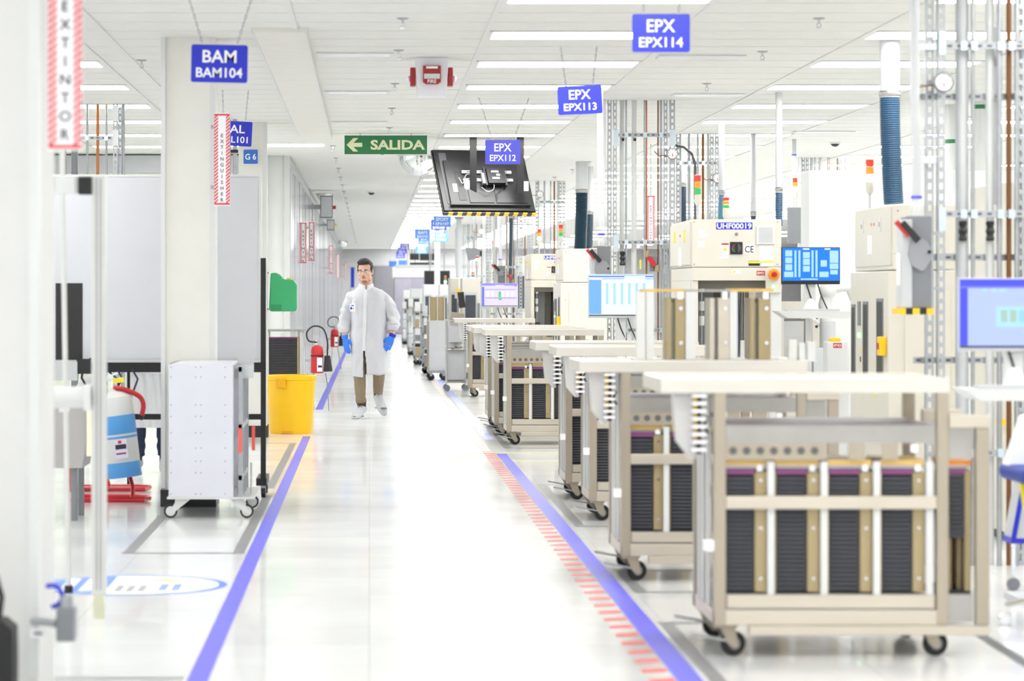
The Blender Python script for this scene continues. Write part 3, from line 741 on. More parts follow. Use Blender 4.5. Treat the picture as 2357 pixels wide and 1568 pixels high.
# half-empty narrow cassette in the side bay of the nearest cart
x, D, _ = spec[0]
t = thing('magazine', 'half-empty narrow cassette in the side bay of the nearest cart', 'magazine', (x+.89, D+.05, .243))
bx('side_plate', TAN, t, .062, .085, 0, .3, 0, .46); bx('back_plate', BROWN, t, 0, .062, .25, .27, 0, .2)
bx('core', FINB, t, .0, .06, .02, .27, .2, .44)
fm2 = MB().box(0, .06, 0, .02, 0, .0105).mesh('fin'); fm2.materials.append(FIN)
for i in range(14): inst('fin', fm2, t, (0, 0, .205+i*.0172))
for s in (.012, .045): bx('guide_rod', TAN, t, s, s+.008, .05, .06, 0, .2)
bx('clip_bar', PURPLE, t, 0, .062, -.004, .1, .442, .466); bx('top_bar', ORANGE, t, 0, .085, -.006, .3, .478, .494); bx('top_plate', STEELD, t, 0, .085, 0, .3, .466, .478)
bx('foot_plate', BLACK, t, 0, .085, 0, .29, -.008, .002)
# orange-topped cassette accents on front cart of the three
x, D, _ = spec[4]
# tall tan rack on the second cart
x, D, _ = spec[1]; s_ = D/F
t = thing('tall_rack', 'tall tan and aluminium cassette rack standing on the second cart', 'rack', (x, D, 1.04))
def rx(p): return X(p, D+.2)-x
zt = Z(672, D+.2)-1.04
bx('base_plate', STEELD, t, rx(1462), rx(1790), .15, .45, 0, .012)
for a, b in ((1465, 1485), (1487, 1505)): bx('upright', ALU, t, rx(a), rx(b), .19, .24, .012, zt)
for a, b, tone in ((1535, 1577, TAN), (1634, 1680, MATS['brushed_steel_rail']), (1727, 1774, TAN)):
    o = bx('channel', tone, t, rx(a), rx(a+10), .2, .4, .012, zt-.03)
    bx('channel', tone, t, rx(a+19), rx(b), .2, .4, .012, zt-.03)
    bx('channel_back', GREYL if tone is not TAN else pm('pale_green_card%d' % a, (206, 214, 198), .5), t, rx(a+10), rx(a+19), .26, .27, .012, zt-.05)
    for z in (.09, zt-.08): MB().cyl((rx(b-10), .192, z), (rx(b-10), .2, z), .01, 8).build('bolt', CHROME, t)
    bx('top_clip', LETTER, t, rx(b-18), rx(b-6), .19, .23, zt-.035, zt+.0)
for a, b in ((1578, 1600), (1680, 1697)): bx('upright', PVC, t, rx(a), rx(b), .19, .24, .012, zt)
bx('top_bar', AMBER, t, rx(1480), rx(1576), .19, .4, zt, zt+.014); bx('top_bar', STEELD, t, rx(1577), rx(1680), .19, .4, zt, zt+.012); bx('top_bar', AMBER, t, rx(1681), rx(1780), .19, .4, zt, zt+.016)
t = thing('stub_posts', 'short steel post frame rising at the right end of the tan rack cart', 'bracket', (x, D, 1.04))
for a, b, y in ((1845, 1863, 782), (1868, 1882, 790), (1888, 1906, 787)): bx('post', ALU, t, rx(a)-.06, rx(b)-.06, .2, .25, .0, Z(y, D+.2)-1.04)
bx('foot_bar', ALU, t, rx(1843)-.06, rx(1907)-.06, .18, .27, 0, .008)
# ================================================================ SERVICE COLUMNS, MACHINES, MONITORS (right)
def strut(parent, x, y, z0, z1, w=0.041, name='slotted_strut', mat=None, pitch=0.055):
    m = MB(); e = w*0.28                         # slotted channel: two flanges, a web pierced by slots
    m.box(x, x+e, y, y+.003, z0, z1); m.box(x+w-e, x+w, y, y+.003, z0, z1)
    z = z0
    while z < z1:
        m.box(x+e, x+w-e, y, y+.003, z, min(z+pitch*.42, z1)); z += pitch
    m.box(x, x+.003, y+.003, y+w, z0, z1); m.box(x+w-.003, x+w, y+.003, y+w, z0, z1)
    return m.build(name, mat or GALV, parent)
def pipe(parent, x, y, z0, z1, r, mat, name='pipe'):
    return MB().cyl((x, y, z0), (x, y, z1), r, 12).build(name, mat, parent, smooth=True)
def crossbar(parent, x0, x1, y, z, name='cross_bar', clamps=()):
    o = bx(name, GALV, parent, x0, x1, y, y+.02, z-.016, z+.016)
    n = int((x1-x0)/.05)
    for i in range(n): bx('slot', GREYD, o, x0+.012+i*.05, x0+.036+i*.05, y-.0008, y, z-.006, z+.006)
    for c in clamps: bx('pipe_clamp', pm('zinc', (196, 208, 216), .3, .6) if 'zinc' not in MATS else MATS['zinc'], o, c-.016, c+.016, y-.012, y-.001, z-.022, z+.022)
    return o
def gauge(x, y, D, r, label, group=None):
    t = thing('pressure_gauge', label, 'gauge', px(x, y, D), group)
    MB().lathe([(r, 0), (r, -.03), (r*.88, -.034), (r*.86, -.028), (r*.2, -.028)], (0, 0, 0), 24, 'y').build('case', GREYP, t, smooth=True)
    MB().lathe([(r*.86, -.029), (r*.86, -.0295)], (0, 0, 0), 24, 'y').build('dial', LETTER, t)
    bx('needle', RED, t, -.003, .003, -.0315, -.03, -r*.5, 0)
    for q in range(7):
        a = math.radians(210-q*40); bx('tick', DARKL, t, r*.7*math.cos(a)-.002, r*.7*math.cos(a)+.002, -.0312, -.0296, r*.7*math.sin(a)-.004, r*.7*math.sin(a)+.004)
    MB().tube([(-r*.6, .01, -.01), (-r*2.2, .01, -.02), (-r*3, .0, .02)], .004, 6).build('capillary', BROWN, t)
    bx('mount', GALV, t, -.015, .015, 0, .06, -.06, .03)
    return t

# --- nearest service column (right edge)
D = 14.2
s0 = thing('service_column', 'dense bundle of steel struts and pipes nearest the carts, with grey disconnect box', 'pipe column', (X(2105, D), D, 0))
def sx(p): return X(p, D)-X(2105, D)
strut(s0, sx(2131), 0, 0, ZC, .04); strut(s0, sx(2156), -.02, 0, ZC, .038)
for p, r, m_, y in ((2219, .034, GREYL, .05), (2239, .010, GALV, .0), (2283, .022, PVC, .05), (2300, .013, GALV, 0), (2325, .013, BROWN, .03), (2340, .012, GALV, 0), (2350, .018, GREYL, .06)):
    pipe(s0, sx(p), y, 0.0, ZC, r, m_)
strut(s0, sx(2344), .03, 0, ZC, .04)
for y, x0 in ((107, 2172), (220, 2110), (493, 2172), (592, 2110), (830, 2110), (1042, 2172)):
    crossbar(s0, sx(x0), sx(2420), .075 if x0 == 2110 else -.03, Z(y, D), clamps=[sx(p) for p in (2215, 2239, 2300, 2325)] if x0 == 2172 else ())
for y in (110, 370): bx('bracket', MATS['zinc'], s0, sx(2105), sx(2150), -.06, -.02, Z(y, D)-.015, Z(y, D)+.015)
for y in (100, 505): bx('joint_plate', MATS['zinc'], s0, sx(2158), sx(2174), -.034, -.021, Z(y, D)-.06, Z(y, D)+.06)
bx('duct', GREYL, s0, sx(2290), sx(2312), .09, .13, Z(470, D), Z(60, D))
for p in (2216, 2279): MB().lathe([(.018, -.05), (.022, -.04), (.016, -.02), (.024, 0), (.016, .02), (.022, .04), (.018, .05)], (sx(p), .0, Z(532, D)), 12).build('valve', BLACK, s0)
for y, h in ((107, .0),): pass
# grey disconnect boxes with red handle
def disconnect(x0, x1, y0, y1, D, label, hazard=False, depth=.16):
    xa, xb = X(x0, D), X(x1, D); zb, zt_ = Z(y1, D), Z(y0, D); w = xb-xa; h = zt_-zb
    t = thing('disconnect_switch', label, 'switch box', (xa, D, zb))
    bx('enclosure', GREYP, t, 0, w, 0, depth, 0, h, bevel=.006)
    bx('door', GREYL, t, -.03*w-.02, .22*w, -.012, depth*.9, 0, h*.96, bevel=.006)
    poly = [(.2*w+.0, h*.8)]+[(.55*w+.45*w*math.cos(q), h*.6+h*.2*math.sin(q)*0.9) for q in [math.radians(a) for a in range(60, -100, -20)]]+[(.3*w, h*.42)]
    poly = [(.12*w, h*.72), (.25*w, h*.8), (.75*w, h*.73), (1.0*w, h*.62), (.98*w, h*.55), (.7*w, h*.42), (.55*w, h*.4), (.2*w, h*.46), (.05*w, h*.58)]
    o = MB().prism(poly, -.024, -.0125).build('side_plate', pm('plate_grey', (150, 152, 157), .35, .1) if 'plate_grey' not in MATS else MATS['plate_grey'], t)  # plate colour lightened to stand for the shading along its outline
    MB().cyl((.86*w, -.03, h*.61), (.86*w, -.024, h*.61), .01, 8).build('pivot', BLACK, o)
    M_ = Matrix.Translation((.12*w, -.03, h*.78)) @ Matrix.Rotation(math.radians(-38), 4, 'Y')
    hd = MB().box(-.02, .004, -.02, .0, .02, .115, Matrix.Translation((.2*w, -.03, h*.76)) @ Matrix.Rotation(math.radians(-42), 4, 'Y')).build('handle', RED, t)
    MB().box(-.014, .016, -.026, -.001, -.02, .1, Matrix.Translation((.2*w+.012, -.03, h*.76)) @ Matrix.Rotation(math.radians(-42), 4, 'Y')).build('grip', BLACK, hd)
    bx('label', LETTER, t, -.05*w-.021, -.05*w-.019, .02, .1, h*.25, h*.6)
    MB().lathe([(.03, h), (.03, h+.03), (.026, h+.06), (.026, h+.085)], (.5*w, depth*.4, 0), 12).build('conduit_fitting', CLEAR, t)
    MB().lathe([(.028, h+.085), (.028, h+.1)], (.5*w, depth*.4, 0), 12).build('blue_ring', TAPEB, t)
    MB().tube([(.5*w, depth*.4, h+.1), (.52*w, depth*.4, h+.3), (.44*w, depth*.4, h+.5), (.42*w, depth*.4, ZC-zb-.001)], .024, 10).build('conduit', CLEAR if not hazard else GREYL, t, smooth=True)
    bx('mount_rail', GALV, t, w, w+.06, depth*.4, depth*.4+.02, h*.2, h*.23); bx('mount_rail', GALV, t, w, w+.06, depth*.4, depth*.4+.02, h*.8, h*.83)
    if hazard:
        n = 5
        for i in range(n): bx('hazard_band', BLACK if i % 2 else YELLOW, t, -.04+(w+.045)*i/n, -.04+(w+.045)*(i+1)/n, -.02, depth+.004, -.03, 0.0)
    return t
disconnect(2086, 2145, 497, 710, 13.8, 'large grey disconnect switch with red handle and yellow-black hazard base', True)
disconnect(1366, 1405, 566, 700, 22.5, 'grey disconnect switch with red handle above the pale cyan monitor')
disconnect(1141, 1163, 612, 652, 40.5, 'small far grey disconnect switch above the lavender monitor')
gauge(2170, 190, 14.1, .05, 'large round pressure gauge on the nearest pipe bundle')

# --- second service column
D = 24.0
s1 = thing('service_column', 'pipe bundle with white tubes and struts rising behind the cyan monitor', 'pipe column', (X(1390, D), D, 0))
def s1x(p): return X(p, D)-X(1390, D)
strut(s1, s1x(1398), .0, 0, ZC, .036); strut(s1, s1x(1411), -.02, 0, ZC, .03); strut(s1, s1x(1528), .0, 0, ZC, .03); strut(s1, s1x(1541), -.02, 0, ZC, .045)
pipe(s1, s1x(1388), -.03, Z(560, D), ZC, .020, CLEAR, 'clear_conduit')
for p, r, m_, y in ((1433, .021, PVC, .06), (1441, .009, GALV, 0), (1461, .023, PVC, .06), (1484, .010, GALV, 0), (1489, .008, COPPER, .05), (1521, .011, GALV, 0), (1516, .006, BROWN, .05)):
    pipe(s1, s1x(p), y, 0.0, ZC, r, m_)
for y in (311, 558, 760): crossbar(s1, s1x(1415), s1x(1545), -.03, Z(y, D), clamps=[s1x(p) for p in (1441, 1484, 1521)])
for y in (318, 560): 
    for p in (1411, 1541): bx('joint_plate', MATS['zinc'], s1, s1x(p), s1x(p+12), -.045, -.021, Z(y, D)-.07, Z(y, D)+.07)
for p in (1435, 1462): bx('coupling', BLACK, s1, s1x(p-3), s1x(p+3), .03, .09, Z(324, D), Z(318, D))
MB().lathe([(.018, -.06), (.026, -.05), (.016, -.02), (.026, 0), (.016, .02), (.026, .05), (.018, .06)], (s1x(1432), -.03, Z(595, D)), 12).build('valve', BLACK, s1)
MB().lathe([(.014, -.03), (.02, -.02), (.02, .02), (.014, .03)], (s1x(1489), .0, Z(585, D)), 10).build('valve', TAN, s1)
MB().lathe([(.014, -.03), (.02, -.02), (.02, .02), (.014, .03)], (s1x(1512), .0, Z(618, D)), 10).build('valve', TAN, s1)
bx('breaker', GREYP, s1, s1x(1497), s1x(1514), .02, .1, Z(625, D), Z(590, D))
MB().box(-.02, .02, -.02, 0, 0, .09, Matrix.Translation((s1x(1507), .0, Z(612, D))) @ Matrix.Rotation(math.radians(-35), 4, 'Y')).build('breaker_handle', RED, s1)
bx('yellow_tag', YEL2, s1, s1x(1472), s1x(1476), .0, .004, Z(620, D), Z(598, D))
gauge(1547, 354, 23.9, .05, 'round pressure gauge on the second pipe bundle')
# --- third service column
D = 29.0
s2 = thing('service_column', 'pipe bundle with a thick black curved hose behind the machine numbered UHF00019', 'pipe column', (X(1556, D), D, 0))
def s2x(p): return X(p, D)-X(1556, D)
for p, r, m_ in ((1566, .012, GALV), (1586, .014, GALV), (1606, .01, GALV), (1618, .012, BROWN), (1630, .014, GREYL)): pipe(s2, s2x(p), .0, 0, ZC, r, m_)
strut(s2, s2x(1634), -.02, 0, ZC, .035); strut(s2, s2x(1645), -.04, 0, ZC, .035); strut(s2, s2x(1558), .05, 0, ZC, .04)
for y in (376, 600): crossbar(s2, s2x(1560), s2x(1650), -.06, Z(y, D), clamps=[s2x(p) for p in (1566, 1586, 1618)])
MB().tube([(s2x(1552), -.08, Z(336, D)), (s2x(1572), -.08, Z(340, D)), (s2x(1590), -.08, Z(355, D)), (s2x(1598), -.08, Z(378, D)), (s2x(1598), -.08, Z(510, D)), (s2x(1596), -.08, .9)], .014, 10).build('black_hose', GREYD, s2, smooth=True)
gauge(1651, 410, 28.9, .053, 'round pressure gauge on the third pipe bundle')
# more bundles farther down
dup(s1, (X(1115, 45.0), 45.0, 0), 'far pipe bundle behind the lavender monitor')
dup(s2, (X(1232, 41.0), 41.0, 0), 'narrow pipe bundle left of the blue corrugated hose', skip=('black_hose',))
dup(s1, (X(1062, 66.0), 66.0, 0), 'farthest pipe bundle beyond the far cable tray')
dup(s1, (X(1840, 34.0), 34.0, 0), 'pipe bundle standing behind the grey drop pole')
dup(s2, (X(1175, 54.0), 54.0, 0), 'distant narrow pipe bundle below the television', skip=('black_hose',))
gauge(1243, 447, 40.9, .05, 'round pressure gauge just right of the television')
gauge(1107, 533, 52.0, .055, 'small far round pressure gauge below the television')
# left service column behind the grey board
D = 24.5
s4 = thing('service_column', 'bundle of struts and copper pipe behind the grey board', 'pipe column', (X(195, D), D, 0))
def s4x(p): return X(p, D)-X(195, D)
for p, r, m_ in ((201, .01, GALV), (225, .013, COPPER), (245, .01, GALV), (284, .014, GALV), (150, .012, GALV), (172, .03, GREYP)): pipe(s4, s4x(p), .0, 0, ZC, r, m_)
strut(s4, s4x(261), -.03, 0, ZC, .04); strut(s4, s4x(272), .02, 0, ZC, .03)
crossbar(s4, s4x(140), s4x(265), -.03, Z(318, D), clamps=[s4x(p) for p in (201, 245)])
for y in (262, 318): bx('joint_plate', LETTER, s4, s4x(260), s4x(273), -.05, -.031, Z(y+18, D), Z(y-18, D))
bx('yellow_band', YEL2, s4, s4x(243), s4x(248), -.013, .013, Z(245, D), Z(239, D))
# clear conduit next to column3
t = thing('conduit_pair', 'pair of galvanised conduits beside the G 6 column', 'pipe', (X(541, 26.6), 26.6, 0))
pipe(t, 0, 0, 0, ZC, .02, GALV); pipe(t, -.05, 0, 0, ZC, .012, GALV); bx('clamp', BLACKM, t, -.07, .03, -.03, -.015, Z(352, 26.6), Z(345, 26.6))
# drop pole
D = 30.0
t = thing('drop_pole', 'grey steel drop pole with blue ring and stack light hanging from ceiling', 'pole', (X(1828, D), D, ZC))
MB().cyl((0, 0, 0), (0, 0, Z(355, D)-ZC), .022, 12).build('pole', GREYL, t, smooth=True)
MB().lathe([(.026, 0), (.026, -.015)], (0, 0, Z(355, D)-ZC), 12).build('blue_ring', TAPEB, t)
MB().cyl((0, 0, Z(355, D)-ZC-.015), (0, 0, Z(405, D)-ZC), .03, 12, .024).build('clear_sleeve', CLEAR, t)
MB().cyl((0, 0, Z(405, D)-ZC), (0, 0, Z(480, D)-ZC), .012, 8).build('rod', GREYL, t)
bx('box', GREYP, t, -.07, .07, -.04, .04, Z(560, D)-ZC, Z(478, D)-ZC)
# --- corrugated hoses
def hose(x0, y0, x1, y1, D, r, label, mat=HOSE, duct=True):
    p0, p1 = px(x0, y0, D), px(x1, y1, D)
    t = thing('corrugated_hose', label, 'hose', (p1.x, D, p1.z))
    n = int((p0.z-p1.z)/.014); pts = []; R = []
    for i in range(2*n+1):
        k = i/(2*n); q = p1.lerp(p0, k); q.x = p1.x+(p0.x-p1.x)*math.sin(k*math.pi/2)
        pts.append(q-t.location); R.append(r if i % 2 else r*.9)
    MB().tube(pts, R, 16).build('hose', mat, t)
    if duct:
        MB().cyl(p0-t.location-Vector((0, 0, .05)), Vector((p0.x, D, ZC+.001))-t.location, r*.96, 18).build('duct', GREYL, t, smooth=True)
        MB().lathe([(r*1.02, -.04), (r*1.05, -.03), (r*1.05, -.015), (r*1.02, -.01)], p0-t.location, 16).build('clamp_ring', STEELD, t)
    return t
hose(2048, 208, 2057, 470, 18.4, .068, 'thick blue corrugated hose above the near cream cabinet')
hose(1339, 435, 1335, 573.5, 35.0, .078, 'blue corrugated hose above the far cream cabinet', HOSED)
hose(1358, 485, 1356, 580, 36.4, .045, 'thin dark corrugated hose behind the far cabinet hose', HOSED)
hose(1793, 430, 1793, 520, 23.1, .03, 'dark blue corrugated hose right of machine numbered UHF00019')
hose(1661, 437, 1659, 520, 27.0, .03, 'small blue ribbed hose behind machine numbered UHF00019, beside a stack light', pm('hose_mid', (80, 130, 160), .4))
hose(1574, 420, 1574, 520, 31.5, .03, 'dark blue corrugated hose behind the thick black hose', HOSED)
hose(1734, 486, 1734, 520, 29, .028, 'short dark ribbed hose above machine numbered UHF00019', HOSED, True)
hose(1176, 496, 1174, 660, 49, .035, 'slim dark hose among far struts below the television', HOSED)
# --- stack lights
def stack(x, yt, yb, D, label, lit=None, cols=(LAMP_R, LAMP_O, LAMP_G), pole_to=None):
    h = (yb-yt)*D/F; p = px(x, yt, D); n = len(cols)
    zt_ = 0.0; z0 = pole_to-p.z if pole_to is not None else -h
    t = thing('stack_light', label, 'signal light', (p.x, D, p.z+z0)); o_ = -z0
    r = .026; seg = min(.05, h*.5/n)
    for i, c in enumerate(cols):
        MB().lathe([(r, o_-i*seg), (r, o_-(i+1)*seg+.003)], seg=12).build('lamp', c, t, smooth=True)
    b = o_-n*seg
    MB().lathe([(r, b), (r, b-.06), (r*.6, b-.08)], seg=12).build('base', CREAM, t, smooth=True)
    MB().cyl((0, 0, b-.08), (0, 0, 0), .009, 8).build('pole', GREYL, t)
    MB().lathe([(r*1.05, o_), (r*.6, o_+.008)], seg=12).build('cap', CREAM, t)
    return t
TOPM = 1.925
stack(2002, 368, 470, 18.6, 'stack light with lit white-green ring above the near cream cabinet', cols=(LAMP_R, LAMP_O, LAMP_W), pole_to=TOPM)
stack(1830, 410, 470, 29.97, 'red and orange stack light on the drop pole', cols=(LAMP_R, LAMP_O, LAMP_W), pole_to=Z(478, 30.0))
stack(1606, 404, 505, 21.9, 'tall red yellow green stack light behind machine numbered UHF00019', pole_to=TOPM)
stack(1671, 455, 505, 22.2, 'shorter red yellow green stack light beside the small ribbed hose', pole_to=TOPM)
stack(1241, 528, 580, 39.0, 'stack light with lit white ring above the machine numbered UHF0000', cols=(LAMP_R, LAMP_O, LAMP_W), pole_to=TOPM)
stack(1291, 517, 580, 35.7, 'red orange green stack light on the far cream cabinet', pole_to=1.93)
# --- machines
def sticker(parent, x, z, w, h, mat, y, name='sticker'): return bx(name, mat, parent, x, x+w, y-.0015, y, z, z+h)
def emo(parent, x, z, y, r=.042, lab=True):
    o = MB().lathe([(r, 0), (r, -.03), (r*.8, -.04)], (x, y, z), 18, 'y').build('emergency_shroud', ORANGE, parent, smooth=True)
    MB().lathe([(r*.5, -.03), (r*.5, -.05), (r*.4, -.056)], (x, y, z), 14, 'y').build('emergency_button', RED, o, smooth=True)
def uhf_machine(xl, D, txt, label, right_leg=True):
    w, d, top, bot = .664, 1.45, 1.925, 1.47
    t = thing('coating_machine', label, 'machine', (xl, D, 0))
    bx('upper_cabinet', CREAM, t, 0, w, 0, d, bot+.1, top, bevel=.006)
    bx('lower_lip', CREAM, t, 0, w, -.012, d, bot, bot+.096, bevel=.004)
    sp_ = bx('side_panel', CREAM, t, -.012, 0, .04, d-.04, bot+.12, top-.02)
    for y in (.35, 1.05): bx('side_latch', YEL2, sp_, -.016, -.012, y, y+.1, top-.16, top-.07)
    bx('side_label', RED, sp_, -.0145, -.012, .68, .72, top-.12, top-.1); bx('side_label', LETTER, sp_, -.0145, -.012, .6, .8, top-.34, top-.2)
    # name plate
    pw = len(txt)*.0338
    o = sticker(t, .178, top-.075, pw, .052, BLUE, 0, 'name_plate')
    text('lettering', txt, .05, LETTER, o, (.178+pw/2, -.0024, top-.049), width=pw*.95, height=.041, bold=.02)
    MB().lathe([(.012, 0), (.012, -.006)], (.33, 0, top-.11), 14, 'y').build('key_lock', GREYP, t)
    # vent grille
    g = bx('vent_frame', WHITE, t, .478, .615, -.012, 0, top-.185, top-.048, bevel=.003)
    for i in range(11): bx('vent_slat', GREYL, g, .494, .599, -.0145, -.012, top-.17+i*.0105, top-.165+i*.0105)
    # main switch
    s_ = bx('main_switch', BLACK, t, .282, .375, -.006, 0, top-.26, top-.168)
    MB().lathe([(.034, -.006), (.034, -.012)], (.3285, 0, top-.214), 20, 'y').build('dial', GREYD, s_)
    bx('knob', BLACK, s_, .319, .338, -.026, -.012, top-.25, top-.178)
    MB().torus((.3285, -.0125, top-.214), .029, .003, 'y', 12, 4, 100, 180).build('red_arc', RED, s_); MB().torus((.3285, -.0125, top-.214), .029, .003, 'y', 12, 4, 180, 260).build('green_arc', GREEN, s_)
    sticker(t, .22, top-.26, .05, .075, LETTER, 0); o = sticker(t, .22, top-.19, .05, .012, RED, -.0015)
    MB().prism([(.228, top-.232), (.262, top-.232), (.245, top-.203)], -.003, -.0016).build('warning_triangle', YELLOW, t)
    sticker(t, .21, top-.29, .06, .022, LETTER, 0); sticker(t, .043, top-.205, .048, .04, LETTER, 0)
    MB().prism([(.043, top-.065), (.075, top-.08), (.13, top-.11), (.09, top-.135), (.058, top-.135)], -.0012, -.0001).build('tape_patch', LETTER, t)
    text('lettering', 'CE', .06, DARKL, t, (.425, -.0018, top-.222), width=.066, height=.05, bold=.012); sticker(t, .388, top-.255, .075, .066, LETTER, 0)
    sticker(t, .5, top-.31, .1, .09, pm('pale_card', (232, 230, 228), .6) if 'pale_card' not in MATS else MATS['pale_card'], 0)
    sticker(t, .5, top-.215, .044, .02, LETTER, 0); sticker(t, .55, top-.215, .044, .02, LETTER, 0)
    o = sticker(t, .42, top-.345, .084, .036, BLACK, 0); sticker(o, .42, top-.327, .084, .016, YEL2, -.0016)
    o = sticker(t, .52, top-.348, .086, .04, LETTER, 0); sticker(o, .52, top-.322, .086, .014, YEL2, -.0016)
    sticker(t, .3, bot+.05, .058, .028, LETTER, -.012); sticker(t, .305, bot+.055, .014, .018, YELLOW, -.0135)
    o = sticker(t, .478, bot+.038, .062, .034, RED, -.012, 'emo_label'); text('lettering', 'EMO', .03, LETTER, o, (.509, -.0142, bot+.055), width=.05)
    for z in (top-.02, bot+.12):
        for x_ in (.015, w-.03): MB().cyl((x_, -.003, z), (x_, 0, z), .005, 6).build('bolt', GREYP, t)
    # legs and frame
    bx('leg', CREAM, t, 0, .045, 0, .06, 0, bot, bevel=.003); bx('leg', CREAM, t, 0, .045, d-.06, d, 0, bot); bx('leg', CREAM, t, w-.06, w, d-.06, d, 0, bot)
    bx('leg', WHITE, t, w-.085, w, -.01, .06, 0, bot, bevel=.003)
    pl = MB().prism(rrect(w-.12, w-.0, bot-.09, bot+.1, .03), -.026, -.012).build('button_panel', CREAM, t)
    emo(pl, w-.062, bot+.045, -.026)
    MB().lathe([(.013, 0), (.013, -.008)], (w-.062, -.026, bot-.045), 14, 'y').build('green_button', LED_G, pl)
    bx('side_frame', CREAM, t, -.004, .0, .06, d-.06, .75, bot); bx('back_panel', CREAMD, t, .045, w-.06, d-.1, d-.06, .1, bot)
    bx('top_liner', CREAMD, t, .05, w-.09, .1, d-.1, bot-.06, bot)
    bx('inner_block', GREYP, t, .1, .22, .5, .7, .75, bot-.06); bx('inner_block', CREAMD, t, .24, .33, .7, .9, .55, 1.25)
    for x_ in (.33, .37, .41): MB().tube([(x_, .62, bot-.05), (x_+.01, .6, 1.2), (x_, .62, .8)], .02, 8).build('cable_chain', BLACK, t, smooth=True)
    for x_ in (.44, .46, .48): pipe(t, x_, .7, .8, bot-.05, .006, GALV, 'guide_rail')
    MB().tube([(.405, .55, bot-.1), (.41, .55, 1.0), (.4, .56, .8)], .005, 6).build('blue_tube', TAPEB, t)
    for z in (1.42, 1.28, 1.17): MB().cyl((.085, .12, z-.035), (.085, .12, z+.035), .02, 12).build('regulator', PVC, t, smooth=True)
    pipe(t, .085, .12, .8, bot, .006, GALV, 'air_line')
    MB().lathe([(.05, -.012), (.055, 0), (.05, .012)], (.085, .12, .98), 16).build('hand_wheel', BLACK, t)
    bx('work_table', STEEL, t, .0, w, -.02, d-.1, .74, .79); bx('base_cover', CREAM, t, .0, w, .02, d-.02, .08, .74)
    bx('inner_pillar', LETTER, t, .40, .43, .3, .34, .79, 1.02); bx('inner_box', CREAM, t, .03, .2, .3, .6, .79, .9)
    return t
uhf_machine(X(1593, 21.0), 21.0, 'UHF00019', 'cream process machine with blue number plate reading UHF00019')
uhf_machine(X(1222, 38.6), 38.6, 'UHF00009', 'far cream process machine with blue plate starting UHF0000')
def tall_cabinet(xl, D, label, right=.66):
    d, top, mid = 1.36, 1.93, 1.52
    t = thing('machine_cabinet', label, 'machine', (xl, D, 0))
    bx('upper_cabinet', CREAM, t, 0, right, 0, d, mid, top, bevel=.006)
    bx('lower_cabinet', CREAM, t, -.03, right, -.01, d+.02, 0.06, mid-.006, bevel=.006)
    bx('plinth', BLACK, t, 0, right, .02, d, 0, .06)
    s_ = bx('upper_side_panel', CREAM, t, -.008, 0, .03, d-.03, mid+.03, top-.02)
    for y in (.35, 1.0): 
        o = bx('latch', WHITE, s_, -.014, -.008, y, y+.09, top-.16, top-.07); bx('latch_slot', TAN, o, -.016, -.014, y+.03, y+.06, top-.13, top-.1)
    for y in (.6, .7): bx('red_mark', RED, s_, -.0095, -.008, y, y+.03, top-.12, top-.1)
    bx('notice', LETTER, s_, -.0095, -.008, .7, .85, top-.3, top-.18)
    # lower side with windows
    for y0, y1, z0, z1 in ((.18, .36, .78, 1.32), (.72, .86, .82, 1.3), (1.2, 1.3, .8, 1.28)):
        o = bx('window_frame', GREYP, t, -.036, -.03, y0-.02, y1+.02, z0-.02, z1+.02); bx('window', BLACK, o, -.038, -.036, y0, y1, z0, z1)
    bx('display', GREYP, t, -.036, -.03, .98, 1.08, 1.16, 1.32); bx('indicator', LED_G, t, -.04, -.03, 1.0, 1.05, 1.08, 1.11)
    e = bx('emergency_shroud', YELLOW, t, -.075, -.03, .04, .14, .98, 1.1, bevel=.006); bx('emergency_button', RED, e, -.08, -.075, .07, .11, 1.02, 1.06)
    for y, z, m_ in ((.95, .98, YEL2), (.97, .92, BLACK), (.5, .78, RED), (.45, .7, YEL2)): bx('sticker', m_, t, -.0315, -.03, y, y+.04, z, z+.035)
    # front door
    f_ = bx('front_door', CREAM, t, .07, right-.05, -.018, -.01, .2, mid-.12, bevel=.003)
    MB().cyl((right-.1, -.03, .95), (right-.1, -.018, .95), .012, 8).build('knob', BLACK, f_)
    bx('seam', GREYP, t, 0.0, right, -.0005, .0, mid+.1, mid+.102)
    for x_, z in ((.03, 1.3), (.03, .5), (.6, top-.04), (.03, top-.04)): MB().cyl((x_, -.013, z), (x_, -.008, z), .006, 6).build('bolt', GREYP, t)
    return t
tall_cabinet(X(2055, 17.7), 17.7, 'tall cream machine cabinet under the thick blue hose', .41)
tall_cabinet(X(1296, 34.5), 34.5, 'far tall cream cabinet under the dark hose, before machine numbered UHF0000')
# white enclosures and cabinets behind
t = thing('white_enclosure', 'large plain white machine enclosure behind the blue monitor', 'machine', (X(1862, 23.5), 23.5, 0))
bx('body', WHITE, t, 0, 1.3, 0, .45, .05, Z(392, 23.5), bevel=.01); bx('rear_body', WHITE, t, 1.3, 4.2, 0, 4.0, .05, Z(392, 23.5), bevel=.01); bx('plinth', GREYL, t, .03, 4.1, .03, .42, 0, .05)
for x_ in (1.2, 2.4): bx('seam', GREYL, t, x_, x_+.006, -.002, 0, .1, Z(395, 23.5))
bx('vent', GREYL, t, 1.35, 1.6, -.01, 0, 1.75, 1.95); bx('electrical_box', GREYP, t, 1.42, 1.62, -.08, 0, 1.45, 1.8); bx('tag', ORANGE, t, 1.5, 1.56, -.082, -.08, 1.5, 1.53)
bx('upper_cladding', pm('off_white_clad', (222, 222, 220), .5), t, .9, 4.19, -.02, .0, 1.0, Z(445, 23.5))
t = thing('side_cabinet', 'cream cabinet cut off at the right behind the violet monitor', 'machine', (X(2312, 15.6), 15.6, 0))
